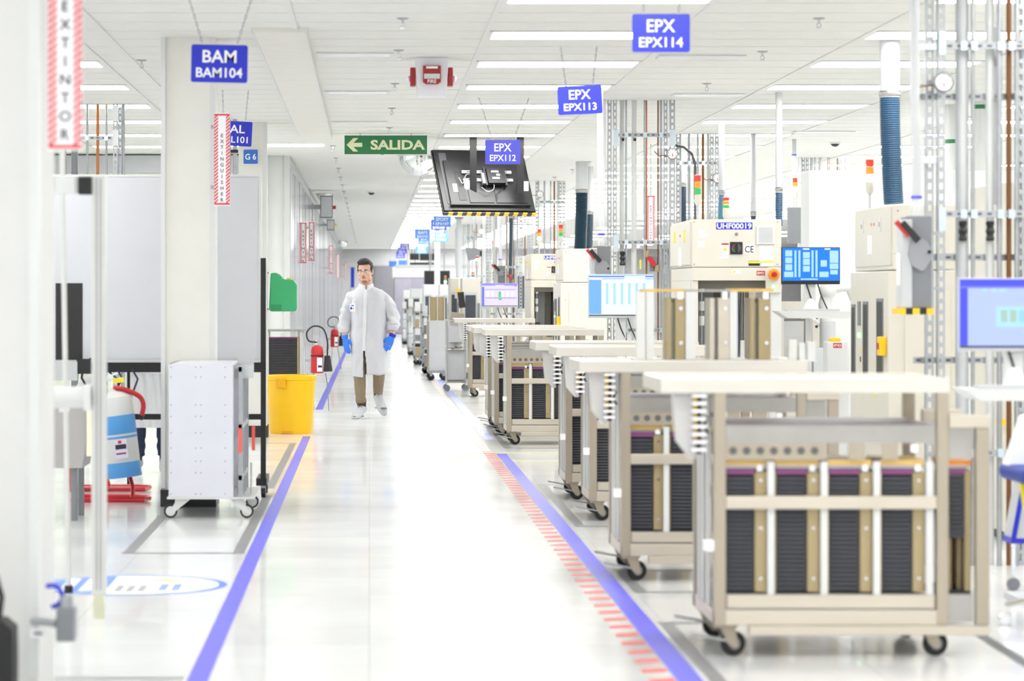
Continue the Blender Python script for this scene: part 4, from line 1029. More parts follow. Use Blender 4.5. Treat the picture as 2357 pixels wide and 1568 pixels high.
bx('body', CREAM, t, 0, .7, 0, .9, .05, Z(418, 15.6), bevel=.006); bx('plinth', BLACK, t, .02, .68, .02, .88, 0, .05)
o = bx('latch', WHITE, t, .08, .12, -.01, 0, Z(480, 15.6), Z(450, 15.6)); bx('latch_slot', TAN, o, .09, .11, -.012, -.01, Z(470, 15.6), Z(460, 15.6))
bx('door', CREAM, t, .04, .66, -.008, 0, .2, Z(640, 15.6)); bx('yellow_tag', YELLOW, t, -.04, -.0, -.03, .03, Z(980, 15.6), Z(965, 15.6))
t = thing('emergency_post', 'white box with yellow cap and red EMO label beside the near cream cabinet', 'switch box', (X(1905, 20.0), 20.0, 0))
bx('body', WHITE, t, 0, .145, 0, .2, 0, Z(787, 20.0), bevel=.004); bx('cap', YELLOW, t, .03, .1, .04, .14, Z(787, 20.0), Z(778, 20.0), bevel=.006)
o = bx('emo_label', RED, t, .04, .1, -.002, 0, Z(801, 20.0), Z(790, 20.0)); text('lettering', 'EMO', .03, LETTER, o, (.07, -.0028, Z(795.5, 20.0)), width=.05)
# white robot arm / lamp cluster between UHF machine and near cabinet
D = 21.3
t = thing('robot_arm', 'white jointed robot arm beside the blue monitor', 'robot', (X(1905, D), D, 0))
MB().cyl((0, 0, 0), (0, 0, Z(740, D)), .06, 14).build('pedestal', GREYL, t, smooth=True)
MB().tube([(0, 0, Z(760, D)), (-.02, 0, Z(700, D)), (.0, -.02, Z(672, D))], .05, 12).build('lower_arm', PVC, t, smooth=True)
MB().ball((0, -.02, Z(668, D)), .07, 14, 8).build('shoulder', PVC, t, smooth=True)
MB().tube([(0, -.02, Z(668, D)), (.1, -.02, Z(660, D)), (.17, -.02, Z(663, D))], [.045, .04, .03], 12).build('upper_arm', PVC, t, smooth=True)
MB().tube([(.17, -.02, Z(663, D)), (.2, -.02, Z(690, D)), (.22, -.02, Z(720, D))], [.04, .035, .02], 12).build('forearm', PVC, t, smooth=True)
MB().tube([(-.1, 0, Z(735, D)), (-.02, .05, Z(760, D)), (.03, 0, Z(790, D))], .012, 8).build('cable', LETTER, t, smooth=True)
bx('base_box', GREYL, t, -.12, .14, -.1, .2, 0, Z(800, D))
t = thing('open_machine', 'open cream machine frame with dark inside under the blue monitor', 'machine', (X(1799, 22.6), 22.6, 0))
w_ = X(1888, 22.6)-X(1799, 22.6)
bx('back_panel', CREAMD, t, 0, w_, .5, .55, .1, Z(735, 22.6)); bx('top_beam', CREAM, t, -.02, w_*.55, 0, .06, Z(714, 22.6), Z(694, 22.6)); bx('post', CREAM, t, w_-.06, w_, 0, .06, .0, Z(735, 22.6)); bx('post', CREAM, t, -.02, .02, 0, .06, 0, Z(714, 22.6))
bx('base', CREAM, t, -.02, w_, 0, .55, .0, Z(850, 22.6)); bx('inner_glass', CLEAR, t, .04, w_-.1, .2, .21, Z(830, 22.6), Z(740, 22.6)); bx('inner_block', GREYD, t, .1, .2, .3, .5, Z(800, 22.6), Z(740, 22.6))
MB().tube(cr([(.08, .25, Z(850, 22.6)), (.14, .2, Z(828, 22.6)), (.2, .25, Z(838, 22.6)), (.24, .25, Z(850, 22.6))]), .012, 6).build('cable', BLACK, t)
for z_ in (702, 722): MB().cyl((w_-.03, -.004, Z(z_+30, 22.6)), (w_-.03, 0, Z(z_+30, 22.6)), .012, 8).build('bolt', BLACK, t)
# --- monitors
def monitor(x0, x1, y0, y1, D, label, base, draw, bez=None, tray=None, yaw=0.0, floor_pole=True, pdx=0.0):
    c = px((x0+x1)/2, (y0+y1)/2, D); w, h = (x1-x0)*D/F, (y1-y0)*D/F
    t = thing('monitor', label, 'monitor', c, rz=yaw)
    bx('housing', GREYL if bez is None else bez, t, -w/2-.006, w/2+.006, .002, .035, -h/2-.018, h/2+.006, bevel=.004)
    s_ = bx('screen', base, t, -w/2, w/2, -.002, .002, -h/2, h/2)
    for u0, u1, v0, v1, m_ in draw: bx('screen_element', m_, s_, -w/2+u0*w, -w/2+u1*w, -.003, -.002, h/2-v1*h, h/2-v0*h)
    bx('screen_edge', BLACK, s_, -w/2, w/2, -.0032, -.002, -h/2, -h/2+.008)
    bx('neck', PVC, t, -.04, .04, .035, .09, -h/2-.2, .05, bevel=.005)
    if floor_pole:
        MB().cyl((pdx, .11, -h/2-.2), (pdx, .11, -c.z), .022, 12).build('stand_pole', PVC, t, smooth=True)
        bx('stand_foot', GREYL, t, pdx-.15, pdx+.15, 0, .3, -c.z, -c.z+.03)
        bx('arm', PVC, t, -.03, pdx+.03, .06, .13, -h/2-.22, -h/2-.16)
    for s in (-.03, .05): MB().tube([(s, .02, -h/2-.01), (s+.03, .03, -h/2-.1), (s+.1, .05, -h/2-.25)], .005, 6).build('cable', BLACK, t, smooth=True)
    if tray:
        zt_ = Z(tray, D)-c.z
        o = MB().prism([(-.27, zt_), (.27, zt_), (.25, zt_-.05), (-.2, zt_-.05)], -.2, .1).build('keyboard_tray', PVC, t)
        bx('keyboard', GREYL, o, -.2, .18, -.18, -.05, zt_, zt_+.015)
        MB().lathe([(.06, 0), (.05, .04), (.02, .09)], (0, .03, zt_), 14).build('tray_post', PVC, t, smooth=True)
    return t
cy = [(0, 1, 0, .03, S_PALE), (0, .55, .03, .055, S_DARK), (.87, 1, .03, .055, S_DARK), (.2, .55, .085, .105, S_MID), (.87, 1, .085, .105, S_MID), (0, .19, .12, .96, S_MID)]
cy += [(.26+i*.115, .3+i*.115, .2, .72, S_PALE) for i in range(6)]
monitor(1356, 1504, 633, 727, 21.9, 'monitor with pale cyan table on screen before the second pipe bundle', S_CYAN, cy)
lv = [(0, 1, 0, .04, S_DARK), (0, .38, .06, .09, S_VIO), (.62, 1, .06, .09, S_VIO), (.9, .98, .1, .13, LAMP_R), (.1, .95, .25, .27, S_VIO), (.1, .97, .62, .65, S_VIO), (.47, .56, .35, .6, S_GRN), (.47, .56, .66, .73, S_GRN), (0, .07, .15, .97, S_VIO)]
lv += [(.12+i*.14, .2+i*.14, .35, .58, S_WHT) for i in range(6) if i != 2]
monitor(1109, 1191, 653, 705, 38.5, 'far monitor with lavender screen and green cells', S_LAV, lv)
bl = [(.05, .17, .07, .25, S_PALE), (.05, .17, .28, .45, S_PALE), (.05, .17, .48, .66, S_PALE), (.03, .19, .7, .86, S_PALE), (.36, .48, .12, .3, S_PALE), (.36, .48, .32, .5, S_PALE), (.36, .48, .53, .7, S_PALE), (.67, .78, .36, .55, S_PALE), (.65, .81, .7, .86, S_PALE), (.83, .98, .08, .44, S_PALE), (.83, .98, .46, .62, S_PALE), (.84, .97, .65, .78, S_PALE), (.36, .47, .01, .05, S_WHT), (.74, .84, .01, .05, S_WHT), (.32, .62, .9, .94, S_PALE)]
bl += [(x_, x_+.035, .07, .86, S_PALE) for x_ in (.21, .28, .51, .58)]
monitor(1801, 1932, 571, 649, 20.3, 'monitor with bright blue screen of pale tiles over a keyboard tray', S_BLUE, bl, BLACK, tray=716)
vi = [(0, 1, 0, .1, S_DARK), (0, 1, .1, .13, S_VIO), (0, .07, .13, .97, S_DARK), (.32, .62, .40, .70, S_PALE), (.36, .42, .45, .63, S_YEL), (.44, .5, .45, .63, S_YEL), (.52, .58, .45, .63, S_PALE), (.2, .24, .14, .18, S_PALE), (.28, .32, .14, .18, S_PALE), (.35, .4, .14, .18, S_PALE)]
monitor(2209, 2470, 643, 800, 12.4, 'nearest monitor with violet-blue screen, cut off at the right', scr('periwinkle', (176, 192, 255), .42), vi, tray=893, pdx=.16)
# task chair at right edge
D = 11.6
t = thing('task_chair', 'blue and yellow task chair with chrome castered base, cut off at the right', 'chair', (X(2400, D), D, 0))
MB().prism(rrect(-.13, .26, Z(1110, D), Z(1072, D), .03), -.2, .22).build('seat', pm('chair_blue', (40, 64, 150), .6), t)
MB().tube([(-.1, -.1, Z(1110, D)), (-.09, -.1, Z(1160, D)), (.0, -.1, Z(1170, D))], .02, 8).build('seat_lever', YEL2, t)
MB().prism([(-.12, Z(1075, D)), (-.05, Z(960, D)), (.2, Z(940, D)), (.24, Z(1072, D))], .1, .2).build('backrest', LETTER, t)
MB().cyl((.05, 0, .12), (.05, 0, Z(1110, D)), .03, 12).build('gas_lift', CHROME, t, smooth=True)
for i in range(5):
    a = 2*math.pi*i/5+2.9; e = (.05+.2*math.cos(a), .2*math.sin(a))
    o = MB().tube([(.05, 0, .13), (e[0], e[1], .08)], .014, 8).build('base_arm', CHROME, t)
    MB().lathe([(.024, -.012), (.024, .012)], (e[0], e[1], .0245), 12, 'y').build('caster', CHROME, o)
t = thing('blue_trolley', 'white trolley panel with blue edge behind the task chair', 'trolley', (X(2345, 12.8), 12.8, 0))
MB().prism([(0, Z(1262, 12.4)), (.25, Z(1262, 12.4)), (.25, Z(1120, 12.4)), (.05, Z(1120, 12.4))], .1, .3).build('panel', GREYL, t)
MB().tube([(0, .1, Z(1262, 12.4)), (.05, .1, Z(1120, 12.4))], .012, 8).build('edge', BLUE, t)
bx('foot', BLUE, t, -.01, .2, .1, .28, Z(1275, 12.4), Z(1262, 12.4))
for x_ in (.02, .17): MB().lathe([(.03, -.012), (.03, .012)], (x_, .2, .0305), 12, 'y').build('caster', GREYP, t); bx('caster_stem', CHROME, t, x_-.008, x_+.008, .19, .21, .03, Z(1275, 12.4))
# ================================================================ LEFT SIDE
# aluminium frame rack beside the first column
D = 11.87
t = thing('aluminium_rack', 'white aluminium profile rack standing behind the striped EXTINTOR column', 'rack', (X(227, D), D, 0))
w = 33*D/F
o = bx('upright', ALU, t, -w/2, w/2, 0, .06, .1, Z(405, D), bevel=.003)
for s in (-.008, .008): bx('groove', GREYP, o, s-.002, s+.002, -.001, 0, .12, Z(410, D))
MB().prism([(-.022, 0), (.022, 0), (.022, .07), (.015, .1), (-.015, .1), (-.022, .07)], 0, .05).build('foot', pm('pale_green_foot', (206, 208, 180), .5), t)
bx('top_block', BLACK, t, X(180, D)-X(227, D), X(212, D)-X(227, D), -.02, .05, Z(448, D), Z(407, D), bevel=.006)
bx('top_rail', ALU, t, -.9, -w/2, 0, .05, Z(445, D), Z(408, D)); bx('top_plate', PVC, t, -.18, -.1, -.006, 0, Z(445, D), Z(407, D))
MB().cyl((-.9, .02, Z(915, D)), (-w/2, .02, Z(915, D)), .045, 16).build('cross_tube', PVC, t, smooth=True)
bx('tube_joint', WHITE, t, -w/2-.03, -w/2+.0, -.03, .06, Z(945, D), Z(885, D), bevel=.004)
bx('upright', ALU, t, -.9, -.86, 0, .06, 0, Z(405, D))
D = 12.9
t = thing('thin_pole', 'thin white pole with black foot beside the aluminium rack', 'pole', (X(158, D), D, 0))
MB().cyl((0, 0, .02), (-.03, .0, Z(350, D)), .012, 10).build('pole', ALU, t, smooth=True)
MB().cyl((0, 0, 0), (0, 0, .035), .02, 10).build('foot', BLACK, t); MB().cyl((-.02, 0, Z(948, D)), (-.02, 0, Z(925, D)), .024, 10).build('collar', WHITE, t)
# grey bin
D = 17.0
t = thing('grey_tub', 'large grey plastic tub behind the aluminium rack', 'container', (X(150, D), D, 0))
MB().ring([[(x_, y_, z_) for x_, y_ in ((a, 0), (b, 0), (b, .5), (a, .5))] for a, b, z_ in ((-.25, .1, Z(1078, D)), (-.3, .17, Z(920, D)))]).build('tub', pm('tub_grey', (168, 166, 164), .6), t)
bx('rim', GREYL, t, -.31, .18, -.01, .51, Z(920, D), Z(910, D)); bx('label_strip', pm('cream_strip', (232, 228, 206), .6), t, .13, .17, -.015, -.011, Z(1050, D), Z(925, D))
for x_ in (-.2, .05):
    for y_ in (.05, .45): MB().cyl((x_, y_, 0), (x_, y_, Z(1078, D)), .02, 8).build('leg', GREYP, t)
# lock / valve on the first column
D = 9.25
t = thing('conduit_box', 'grey metal outlet box on a short pipe at the base of the white column', 'junction box', px(152, 1437, D))
bx('box', GREYP, t, -.03, .03, -.03, .06, -.055, .055, bevel=.005); MB().cyl((0, .01, .055), (0, .01, .09), .02, 10).build('knuckle', GALV, t)
MB().tube([(-.03, .01, 0), (-.07, .06, 0), (-.12, .1, 0)], .014, 8).build('pipe', GALV, t)
MB().torus((-.05, .02, .09), .035, .008, 'y', 16, 6, -90, 120).build('hose_loop', BLUE, t)
t = thing('white_label', 'small white label plate on the column beside the grey outlet box', 'label', px(87, 1458, 9.345)); bx('plate', LETTER, t, -.024, .024, -.004, 0, -.014, .014); bx('print', DARKL, t, -.014, .014, -.005, -.004, -.004, .004)
t = thing('black_bag', 'black fabric bag hanging low at the white column', 'bag', (X(-10, 8.9), 8.9, 0))
MB().ring([[(x_, y_, z_) for x_, y_ in ((-.25, 0), (b, .0), (b, .14), (-.25, .14))] for b, z_ in ((.052, 0), (.054, .2), (.052, Z(1450, 8.9)), (.02, Z(1430, 8.9)))]).build('body', RUBBER, t)
MB().tube([(.0, .07, Z(1435, 8.9)), (.01, .07, Z(1380, 8.9)), (-.01, .07, Z(1330, 8.9))], .01, 8).build('strap', BLACK, t)
# grey board on black steel frame
D = 19.0
t = thing('partition_board', 'tall grey board on a black steel rolling frame behind the cream column', 'partition', (X(600, D), D, 0))
def lx(p): return X(p, D)-X(600, D)
bx('board', PANELG, t, lx(-40), lx(600), 0, .03, Z(832, D), Z(407, D), bevel=.003)
bx('board_edge', WHITE, t, lx(-40), lx(602), -.004, .034, Z(407, D), Z(402, D)); bx('board_edge', ALU, t, lx(596), lx(602), -.005, .035, Z(832, D), Z(407, D))
bx('post', BLACKM, t, lx(600), lx(612), -.01, .03, .12, Z(594, D))
for y0, y1 in ((833, 857), (953, 966)): bx('rail', BLACKM, t, lx(-40), lx(606), -.02, .02, Z(y1, D), Z(y0, D))
bx('ledge', GREYL, t, lx(-40), lx(600), -.05, -.02, Z(834, D), Z(829, D))
bx('foot_beam', BLACKM, t, lx(590), lx(614), -.03, .5, .08, .13); bx('foot_beam', BLACKM, t, lx(372), lx(487), -.05, .0, .0, .09)
for y_ in (.0, .45): MB().lathe([(.035, -.014), (.035, .014)], (lx(606), y_, .0355), 14, 'x').build('caster', RUBBER, t, smooth=True); bx('caster_fork', GALV, t, lx(600), lx(612), y_-.02, y_+.02, .04, .085)
bx('dark_notice', pm('notice_dark', (38, 37, 40), .6), t, lx(128), lx(190), -.006, 0, Z(828, D), Z(652, D))
bx('black_box', BLACK, t, lx(180), lx(212), -.1, -.02, Z(860, D), Z(826, D))
bx('shelf_tray', GREYL, t, lx(122), lx(182), -.12, -.02, Z(875, D), Z(832, D))
for k, (xa, xb) in enumerate(((245, 275), (272, 268), (305, 308))): MB().tube([(lx(xa), -.03, Z(850, D)), (lx((xa+xb)/2+12), -.05, Z(872, D)), (lx(xb), -.03, Z(900, D))], .007, 6).build('cable', pm('navy_cable', (28, 30, 60), .5) if 'navy_cable' not in MATS else MATS['navy_cable'], t, smooth=True)
MB().tube([(lx(212), -.06, Z(825, D)), (lx(195), -.06, Z(835, D)), (lx(190), -.06, Z(870, D)), (lx(205), -.06, Z(895, D))], .008, 6).build('cable', BLACK, t, smooth=True)
sh = thing('plastic_sheet', 'crinkled translucent plastic sheet hanging below the grey board', 'sheet', (X(340, 20.2), 20.2, Z(985, 20.2)))
m = MB(); n = 14
R_ = [[(X(300, 20.2)-X(340, 20.2)+i*.0175, .012*math.sin(i*1.7+j*.6)+.01*random.random(), j*.043) for i in range(n)] for j in range(10)]
m.ring(R_+[[(x_, y_+.008, z_) for x_, y_, z_ in r] for r in reversed(R_)], cap=False, closed=False).build('sheet', BAG, sh, smooth=True)
bx('hanger', BLACKM, sh, X(295, 20.2)-X(340, 20.2), X(380, 20.2)-X(340, 20.2), -.01, .03, .40, .43)
for q in (296, 379): bx('hanger_leg', BLACKM, sh, X(q, 20.2)-X(340, 20.2)-.01, X(q, 20.2)-X(340, 20.2)+.01, -.01, .02, -Z(985, 20.2), .42)
# white riveted cart
D = 17.2
t = thing('riveted_cart', 'white riveted aluminium box cart on four casters before the cream column', 'cart', (X(388, D), D, 0))
def cx_(p): return X(p, D)-X(388, D)
zb, zt_ = Z(1145, D), Z(838, D); wd_ = cx_(537)
pm('cart_white', (213, 214, 223), .35, .15, var=.02)
o = bx('front_panel', MATS['cart_white'], t, 0, wd_, 0, .02, zb, zt_, bevel=.003)
rv = MB().lathe([(.004, 0), (.0035, -.002), (.0015, -.003)], (0, 0, 0), 8, 'y').mesh('rivet'); rv.materials.append(GREYP)
for z in (zt_-.02, zt_-.08, zt_-.25, zt_-.32, zt_-.42, zb+.3, zb+.22, zb+.15, zb+.02):
    for x_ in (.015, .165, .197, wd_-.05): inst('rivet', rv, o, (x_, 0, z))
bx('side_panel', MATS['cart_white'], t, -.0, .012, .02, .9, zb, zt_); bx('back_panel', MATS['cart_white'], t, 0, wd_, .88, .9, zb, zt_)
bx('top_panel', MATS['cart_white'], t, 0, wd_, 0.02, .88, zt_-.012, zt_)
bx('base', ALU, t, -.01, cx_(585), 0, .95, zb-.012, zb)
for y_ in (.05, .3, .55, .85): bx('side_post', GALV, t, wd_+.03, wd_+.055, y_, y_+.04, zb, zt_-.02)
for z in (zt_-.05, zt_-.4, zb+.1): bx('side_rail', ALU, t, wd_+.03, wd_+.05, .05, .9, z, z+.03)
bx('gusset', GREYL, t, wd_, wd_+.12, .1, .12, zt_-.09, zt_-.01); bx('gusset', GREYL, t, wd_, wd_+.1, .6, .62, zt_-.07, zt_+.02)
for x_, y_ in ((wd_+.03, .02), (wd_+.1, .3)): bx('red_flag', pm('coral_tape', (250, 96, 88), .5) if 'coral_tape' not in MATS else MATS['coral_tape'], t, x_, x_+.02, y_, y_+.004, zb+.27, zb+.42)
for x_ in (wd_+.02, wd_+.1): pipe(t, x_, .2, zb, zb+.2, .006, CHROME, 'latch_rod')
def white_caster(p, x, y, d):
    fk = MB(); fk.prism([(-.05*d-.03, zb-.015), (-.05*d+.05, zb-.015), (.02*d+.015, .03), (.02*d-.015, .03)], -.024, -.02); fk.prism([(-.05*d-.03, zb-.015), (-.05*d+.05, zb-.015), (.02*d+.015, .03), (.02*d-.015, .03)], .02, .024)
    fk.v = [(a+x, b+y, c) for a, b, c in fk.v]; o = fk.build('caster', PVC, p)
    MB().lathe([(.03, -.016), (.04, -.016), (.042, -.01), (.042, .01), (.04, .016), (.03, .016)], (x+.02*d, y, .0425), 20, 'y').build('tyre', RUBBER, o, smooth=True)
    MB().lathe([(.03, -.018), (.03, .018)], (x+.02*d, y, .0425), 16, 'y').build('hub', PVC, o)
for x_, d in ((.03, -1), (cx_(560), 1)):
    for y_ in (.05, .85): white_caster(t, x_, y_, d)
# yellow bin
D = 27.85
t = thing('yellow_bin', 'round yellow plastic waste bin without lid beside the blue tape', 'bin', (X(670, D), D, 0))
r0, r1, hb = 50*D/F, 57*D/F, Z(863, D)
prof = [(r0*.97, .0), (r0, .015), (r1*.985, hb-.05), (r1*1.02, hb-.045), (r1*1.03, hb-.008), (r1*1.0, hb), (r1*.95, hb), (r1*.93, hb-.04), (r0*.93, .03)]
MB().lathe(prof, seg=40).build('body', YELLOW, t, smooth=True)
hd = MB()
for s in (-1, 1): pass
hd.prism([(-.2, hb-.03), (-.1, hb-.03), (-.1, hb-.14), (-.17, hb-.13)], -.2, -.19)
o = MB().ring([[(x_, -math.sqrt(max(.0, (r1*1.04)**2-x_*x_))-yo, z_) for x_, z_, yo in q] for q in ([(-.15, hb-.02, .0), (-.05, hb-.02, .0), (-.045, hb-.13, .0), (-.14, hb-.12, .0)], [(-.14, hb-.03, .022), (-.06, hb-.03, .022), (-.055, hb-.12, .018), (-.13, hb-.11, .018)])]).build('handle', pm('yellow_shade', (246, 182, 20), .4), t)
bx('foot_notch', pm('amber_base', (236, 164, 14), .4), t, -.09, .02, -r0*1.01, -r0*.9, .004, .03)
# grey magazine rack behind the bin
D = 28.75
t = thing('grey_rack', 'grey steel rack holding one dark slotted cassette behind the yellow bin', 'rack', (X(612, D), D, 0))
zt_ = Z(763, D)
for x_ in (0, X(697, D)-X(612, D)-.03): bx('post', GREYL, t, x_, x_+.03, 0, .03, 0, zt_); bx('post', GREYL, t, x_, x_+.03, .4, .43, 0, zt_)
bx('top_plate', STEELD, t, -.01, X(700, D)-X(612, D), -.01, .44, zt_, zt_+.02); bx('shelf', STEELD, t, 0, X(697, D)-X(612, D), 0, .43, .3, .32)
bx('side_sheet', PVC, t, X(685, D)-X(612, D), X(690, D)-X(612, D), .03, .4, .32, zt_)
m_ = thing('magazine', 'wide charcoal slotted cassette with tan edges in the grey rack behind the yellow bin', 'magazine', (X(617, D), D+.01, .32))
ww = X(684, D)-X(617, D)
bx('side_plate', TAN, m_, -.012, .0, 0, .3, 0, .62); bx('side_plate', TAN, m_, ww, ww+.015, 0, .3, 0, .62); bx('core', FINB, m_, 0, ww, .02, .3, 0, .6); bx('clip_bar', PURPLE, m_, 0, ww, 0, .1, .6, .615)
fm3 = MB().box(0, ww, 0, .02, 0, .01).mesh('fin'); fm3.materials.append(FIN)
for i in range(36): inst('fin', fm3, m_, (0, 0, .005+i*.0165))
# eyewash
D = 27.2
t = thing('eyewash_station', 'green portable eyewash tank with yellow spout fixed to the cream column', 'eyewash station', px(652, 718, D))
s_ = D/F
def ey(p): return [((x_-652)*s_, (718-y_)*s_) for x_, y_ in p]
MB().prism(ey([(620, 714), (623, 643), (624, 629), (637, 628), (650, 638), (652, 643), (676, 644), (684, 655), (683, 712), (679, 717), (625, 717)]), -.1, .12).build('tank', GREEN, t, bevel=.012)
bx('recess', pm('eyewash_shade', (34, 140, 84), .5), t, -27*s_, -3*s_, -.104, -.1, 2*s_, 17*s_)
MB().cyl((-12*s_, 0, 78*s_), (-6*s_, 0, 84*s_), .02, 12).build('cap', GREYD, t); bx('spout', YELLOW, t, 8*s_, 18*s_, -.04, .04, 73*s_, 78*s_)
for y_ in (6, 92): MB().cyl((-34*s_, .04, y_*s_*.98), (-44*s_, .04, y_*s_*.98), .008, 8).build('bracket', GALV, t)
# fire extinguishers
def stand(t, x0, x1, yb, dd):
    m = MB().tube([(x0+.05, 0, .02), (x0, .0, .022), (x0+.03, dd, .022), (x1-.1, dd, .022), (x1, dd*.6, .022), (x1-.02, 0, .022), (x0+.05, 0, .022)], .018, 8); return m.build('stand_base', RED, t, smooth=True)
D = 18.45
t = thing('fire_extinguisher', 'white fire extinguisher with blue bands and red hose on a red tube stand', 'fire extinguisher', (X(287, D), D, 0))
s_ = D/F; tilt = Matrix.Translation((0, 0, Z(1098, D))) @ Matrix.Rotation(math.radians(-7), 4, 'Y') 
r = 40*s_
def lt(name, prof, mat):
    m = MB().lathe(prof, seg=24); m.v = [tuple(tilt @ Vector(v)) for v in m.v]; return m.build(name, mat, t, smooth=True)
H_ = 195*s_
lt('cylinder', [(r*.96, 0), (r, .01), (r, H_*.88), (r*.92, H_*.95), (r*.6, H_), (r*.22, H_*1.02), (r*.2, H_*1.06)], PVC)
pm('label_blue', (86, 160, 226), .4)
lt('base_band', [(r*1.004, .0), (r*1.01, .002), (r*1.01, 34*s_), (r*1.004, 35*s_)], MATS['label_blue'])
lt('label_band', [(r*1.004, 100*s_), (r*1.01, 101*s_), (r*1.01, 142*s_), (r*1.004, 143*s_)], MATS['label_blue'])
lt('thin_band', [(r*1.004, 90*s_), (r*1.01, 90.5*s_), (r*1.01, 95*s_), (r*1.004, 95.5*s_)], MATS['label_blue'])
def lb(name, mat, x0, x1, z0, z1, e=.004): 
    m = MB().box(x0, x1, -r*1.0-e, -r*.9, z0, z1); m.v = [tuple(tilt @ Vector(v)) for v in m.v]; return m.build(name, mat, t)
o = lb('paper_label', pm('label_pale', (232, 226, 240), .5), -12*s_, 18*s_, 45*s_, 88*s_)
lb('print', DARKL, -9*s_, 16*s_, 66*s_, 77*s_, .0046); lb('print', PURPLE, -9*s_, 14*s_, 54*s_, 58*s_, .0046); lb('print', REDS, -2*s_, 6*s_, 79*s_, 86*s_, .0046)
top = tilt @ Vector((0, 0, H_*1.06))
MB().cyl(top-Vector((0, 0, .02)), top+Vector((0, 0, .05)), .016, 10).build('valve', CHROME, t)
o = MB().box(-.06, .07, -.012, .012, .045, .06, Matrix.Translation(top) @ Matrix.Rotation(-.15, 4, 'Y')).build('handle', CHROME, t); MB().box(-.05, .06, -.012, .012, .075, .088, Matrix.Translation(top) @ Matrix.Rotation(-.35, 4, 'Y')).build('lever', CHROME, t)
MB().box(.0, .075, -.02, -.012, .03, .06, Matrix.Translation(top) @ Matrix.Rotation(-.1, 4, 'Y')).build('tag', YEL2, t)
MB().tube(cr([top+Vector((0, -.01, 0)), top+Vector((.07, -.02, -.01)), px(320, 912, D)-t.location, px(330, 932, D)-t.location, px(326, 958, D)-t.location]), .016, 10).build('hose', RED, t, smooth=True)
MB().tube([px(326, 956, D)-t.location, px(322, 966, D)-t.location], .018, 10).build('nozzle', BLACK, t)
stand(t, X(168, D)-X(287, D), X(338, D)-X(287, D), 0, .3)
MB().tube([(.05, .0, .03), (.05, .05, .1), (.0, r+.02, .25), (-.02, r+.03, .55)], .014, 8).build('stand_post', RED, t, smooth=True)
D = 19.5
t = thing('fire_extinguisher', 'second white extinguisher on a red tube stand hidden behind the aluminium rack', 'fire extinguisher', (X(225, D), D, 0))
MB().lathe([(r*.96, .3), (r, .32), (r, .72), (r*.6, .8), (r*.2, .82)], (-.05, .1, 0), seg=20).build('cylinder', PVC, t, smooth=True)
MB().cyl((-.05, .1, .81), (-.05, .1, .88), .016, 8).build('valve', CHROME, t); bx('handle', CHROME, t, -.12, .03, .09, .115, .87, .89); bx('tag', YEL2, t, -.12, -.06, .08, .088, .84, .87)
stand(t, X(155, D)-X(225, D), X(340, D)-X(225, D), 0, .25)
for x_ in (-.18, .08): MB().tube([(x_, .02, .03), (x_-.02, .05, .09), (x_-.02, .1, .6)], .014, 8).build('stand_post', RED, t, smooth=True)
# red CO2 extinguishers at silver wall
def co2(x, y0, y1, D, label, wire=True):
    r = .074; p = px(x, y1, D); h = (y1-y0)*D/F
    t = thing('fire_extinguisher', label, 'fire extinguisher', (p.x, D, 0)); z = p.z
    MB().lathe([(r*.97, z), (r, z+.01), (r, z+h*.8), (r*.85, z+h*.93), (r*.3, z+h)], seg=20).build('cylinder', RED, t, smooth=True)
    bx('label', LETTER, t, .0, r*.85, -r-.002, -r*.5, z+.02, z+h*.55); bx('print', DARKL, t, .01, r*.8, -r-.003, -r-.002, z+h*.2, z+h*.28)
    bx('band', BLACK, t, -r*1.02, r*1.02, -r*1.02, r*.5, z+h*.6, z+h*.64)
    MB().cyl((0, 0, z+h), (0, 0, z+h+.06), .014, 8).build('valve', CHROME, t); bx('handle', CHROME, t, -.06, .06, -.012, .012, z+h+.06, z+h+.075)
    MB().tube(cr([(0, -.02, z+h+.03), (-.1, -.02, z+h+.05), (-.12, -.02, z+h+.15), (-.04, -.03, z+h+.22), (.07, -.03, z+h+.19), (.12, -.04, z+h+.05), (.12, -.04, z+h*.6)]), .01, 8).build('hose', BLACK, t, smooth=True)
    MB().cyl((.12, -.04, z+h*.62), (.13, -.04, z+.02), .035, 12, .055).build('horn', BLACK, t, smooth=True)
    bx('wall_bracket', GALV, t, -.14, -.06, -.02, .02, z+h*.4, z+h*.5)
    if wire:
        MB().tube([(.1, -.05, z), (.12, -.05, z-.12), (.14, -.05, 0)], .006, 6).build('stand_leg', GREYP, t); MB().tube([(-.04, 0, z), (-.04, 0, 0)], .006, 6).build('stand_leg', GREYP, t)
    else:
        for q in (-.06, .1): MB().tube([(q*.6, -.02, z), (q*1.2, -.02, 0)], .006, 6).build('stand_leg', GREYP, t)
    return t
co2(730, 794, 859, 33.3, 'red carbon dioxide extinguisher with black horn behind the yellow bin')
co2(770, 757, 799, 52.0, 'smaller far red extinguisher with black horn by the silver wall', False)
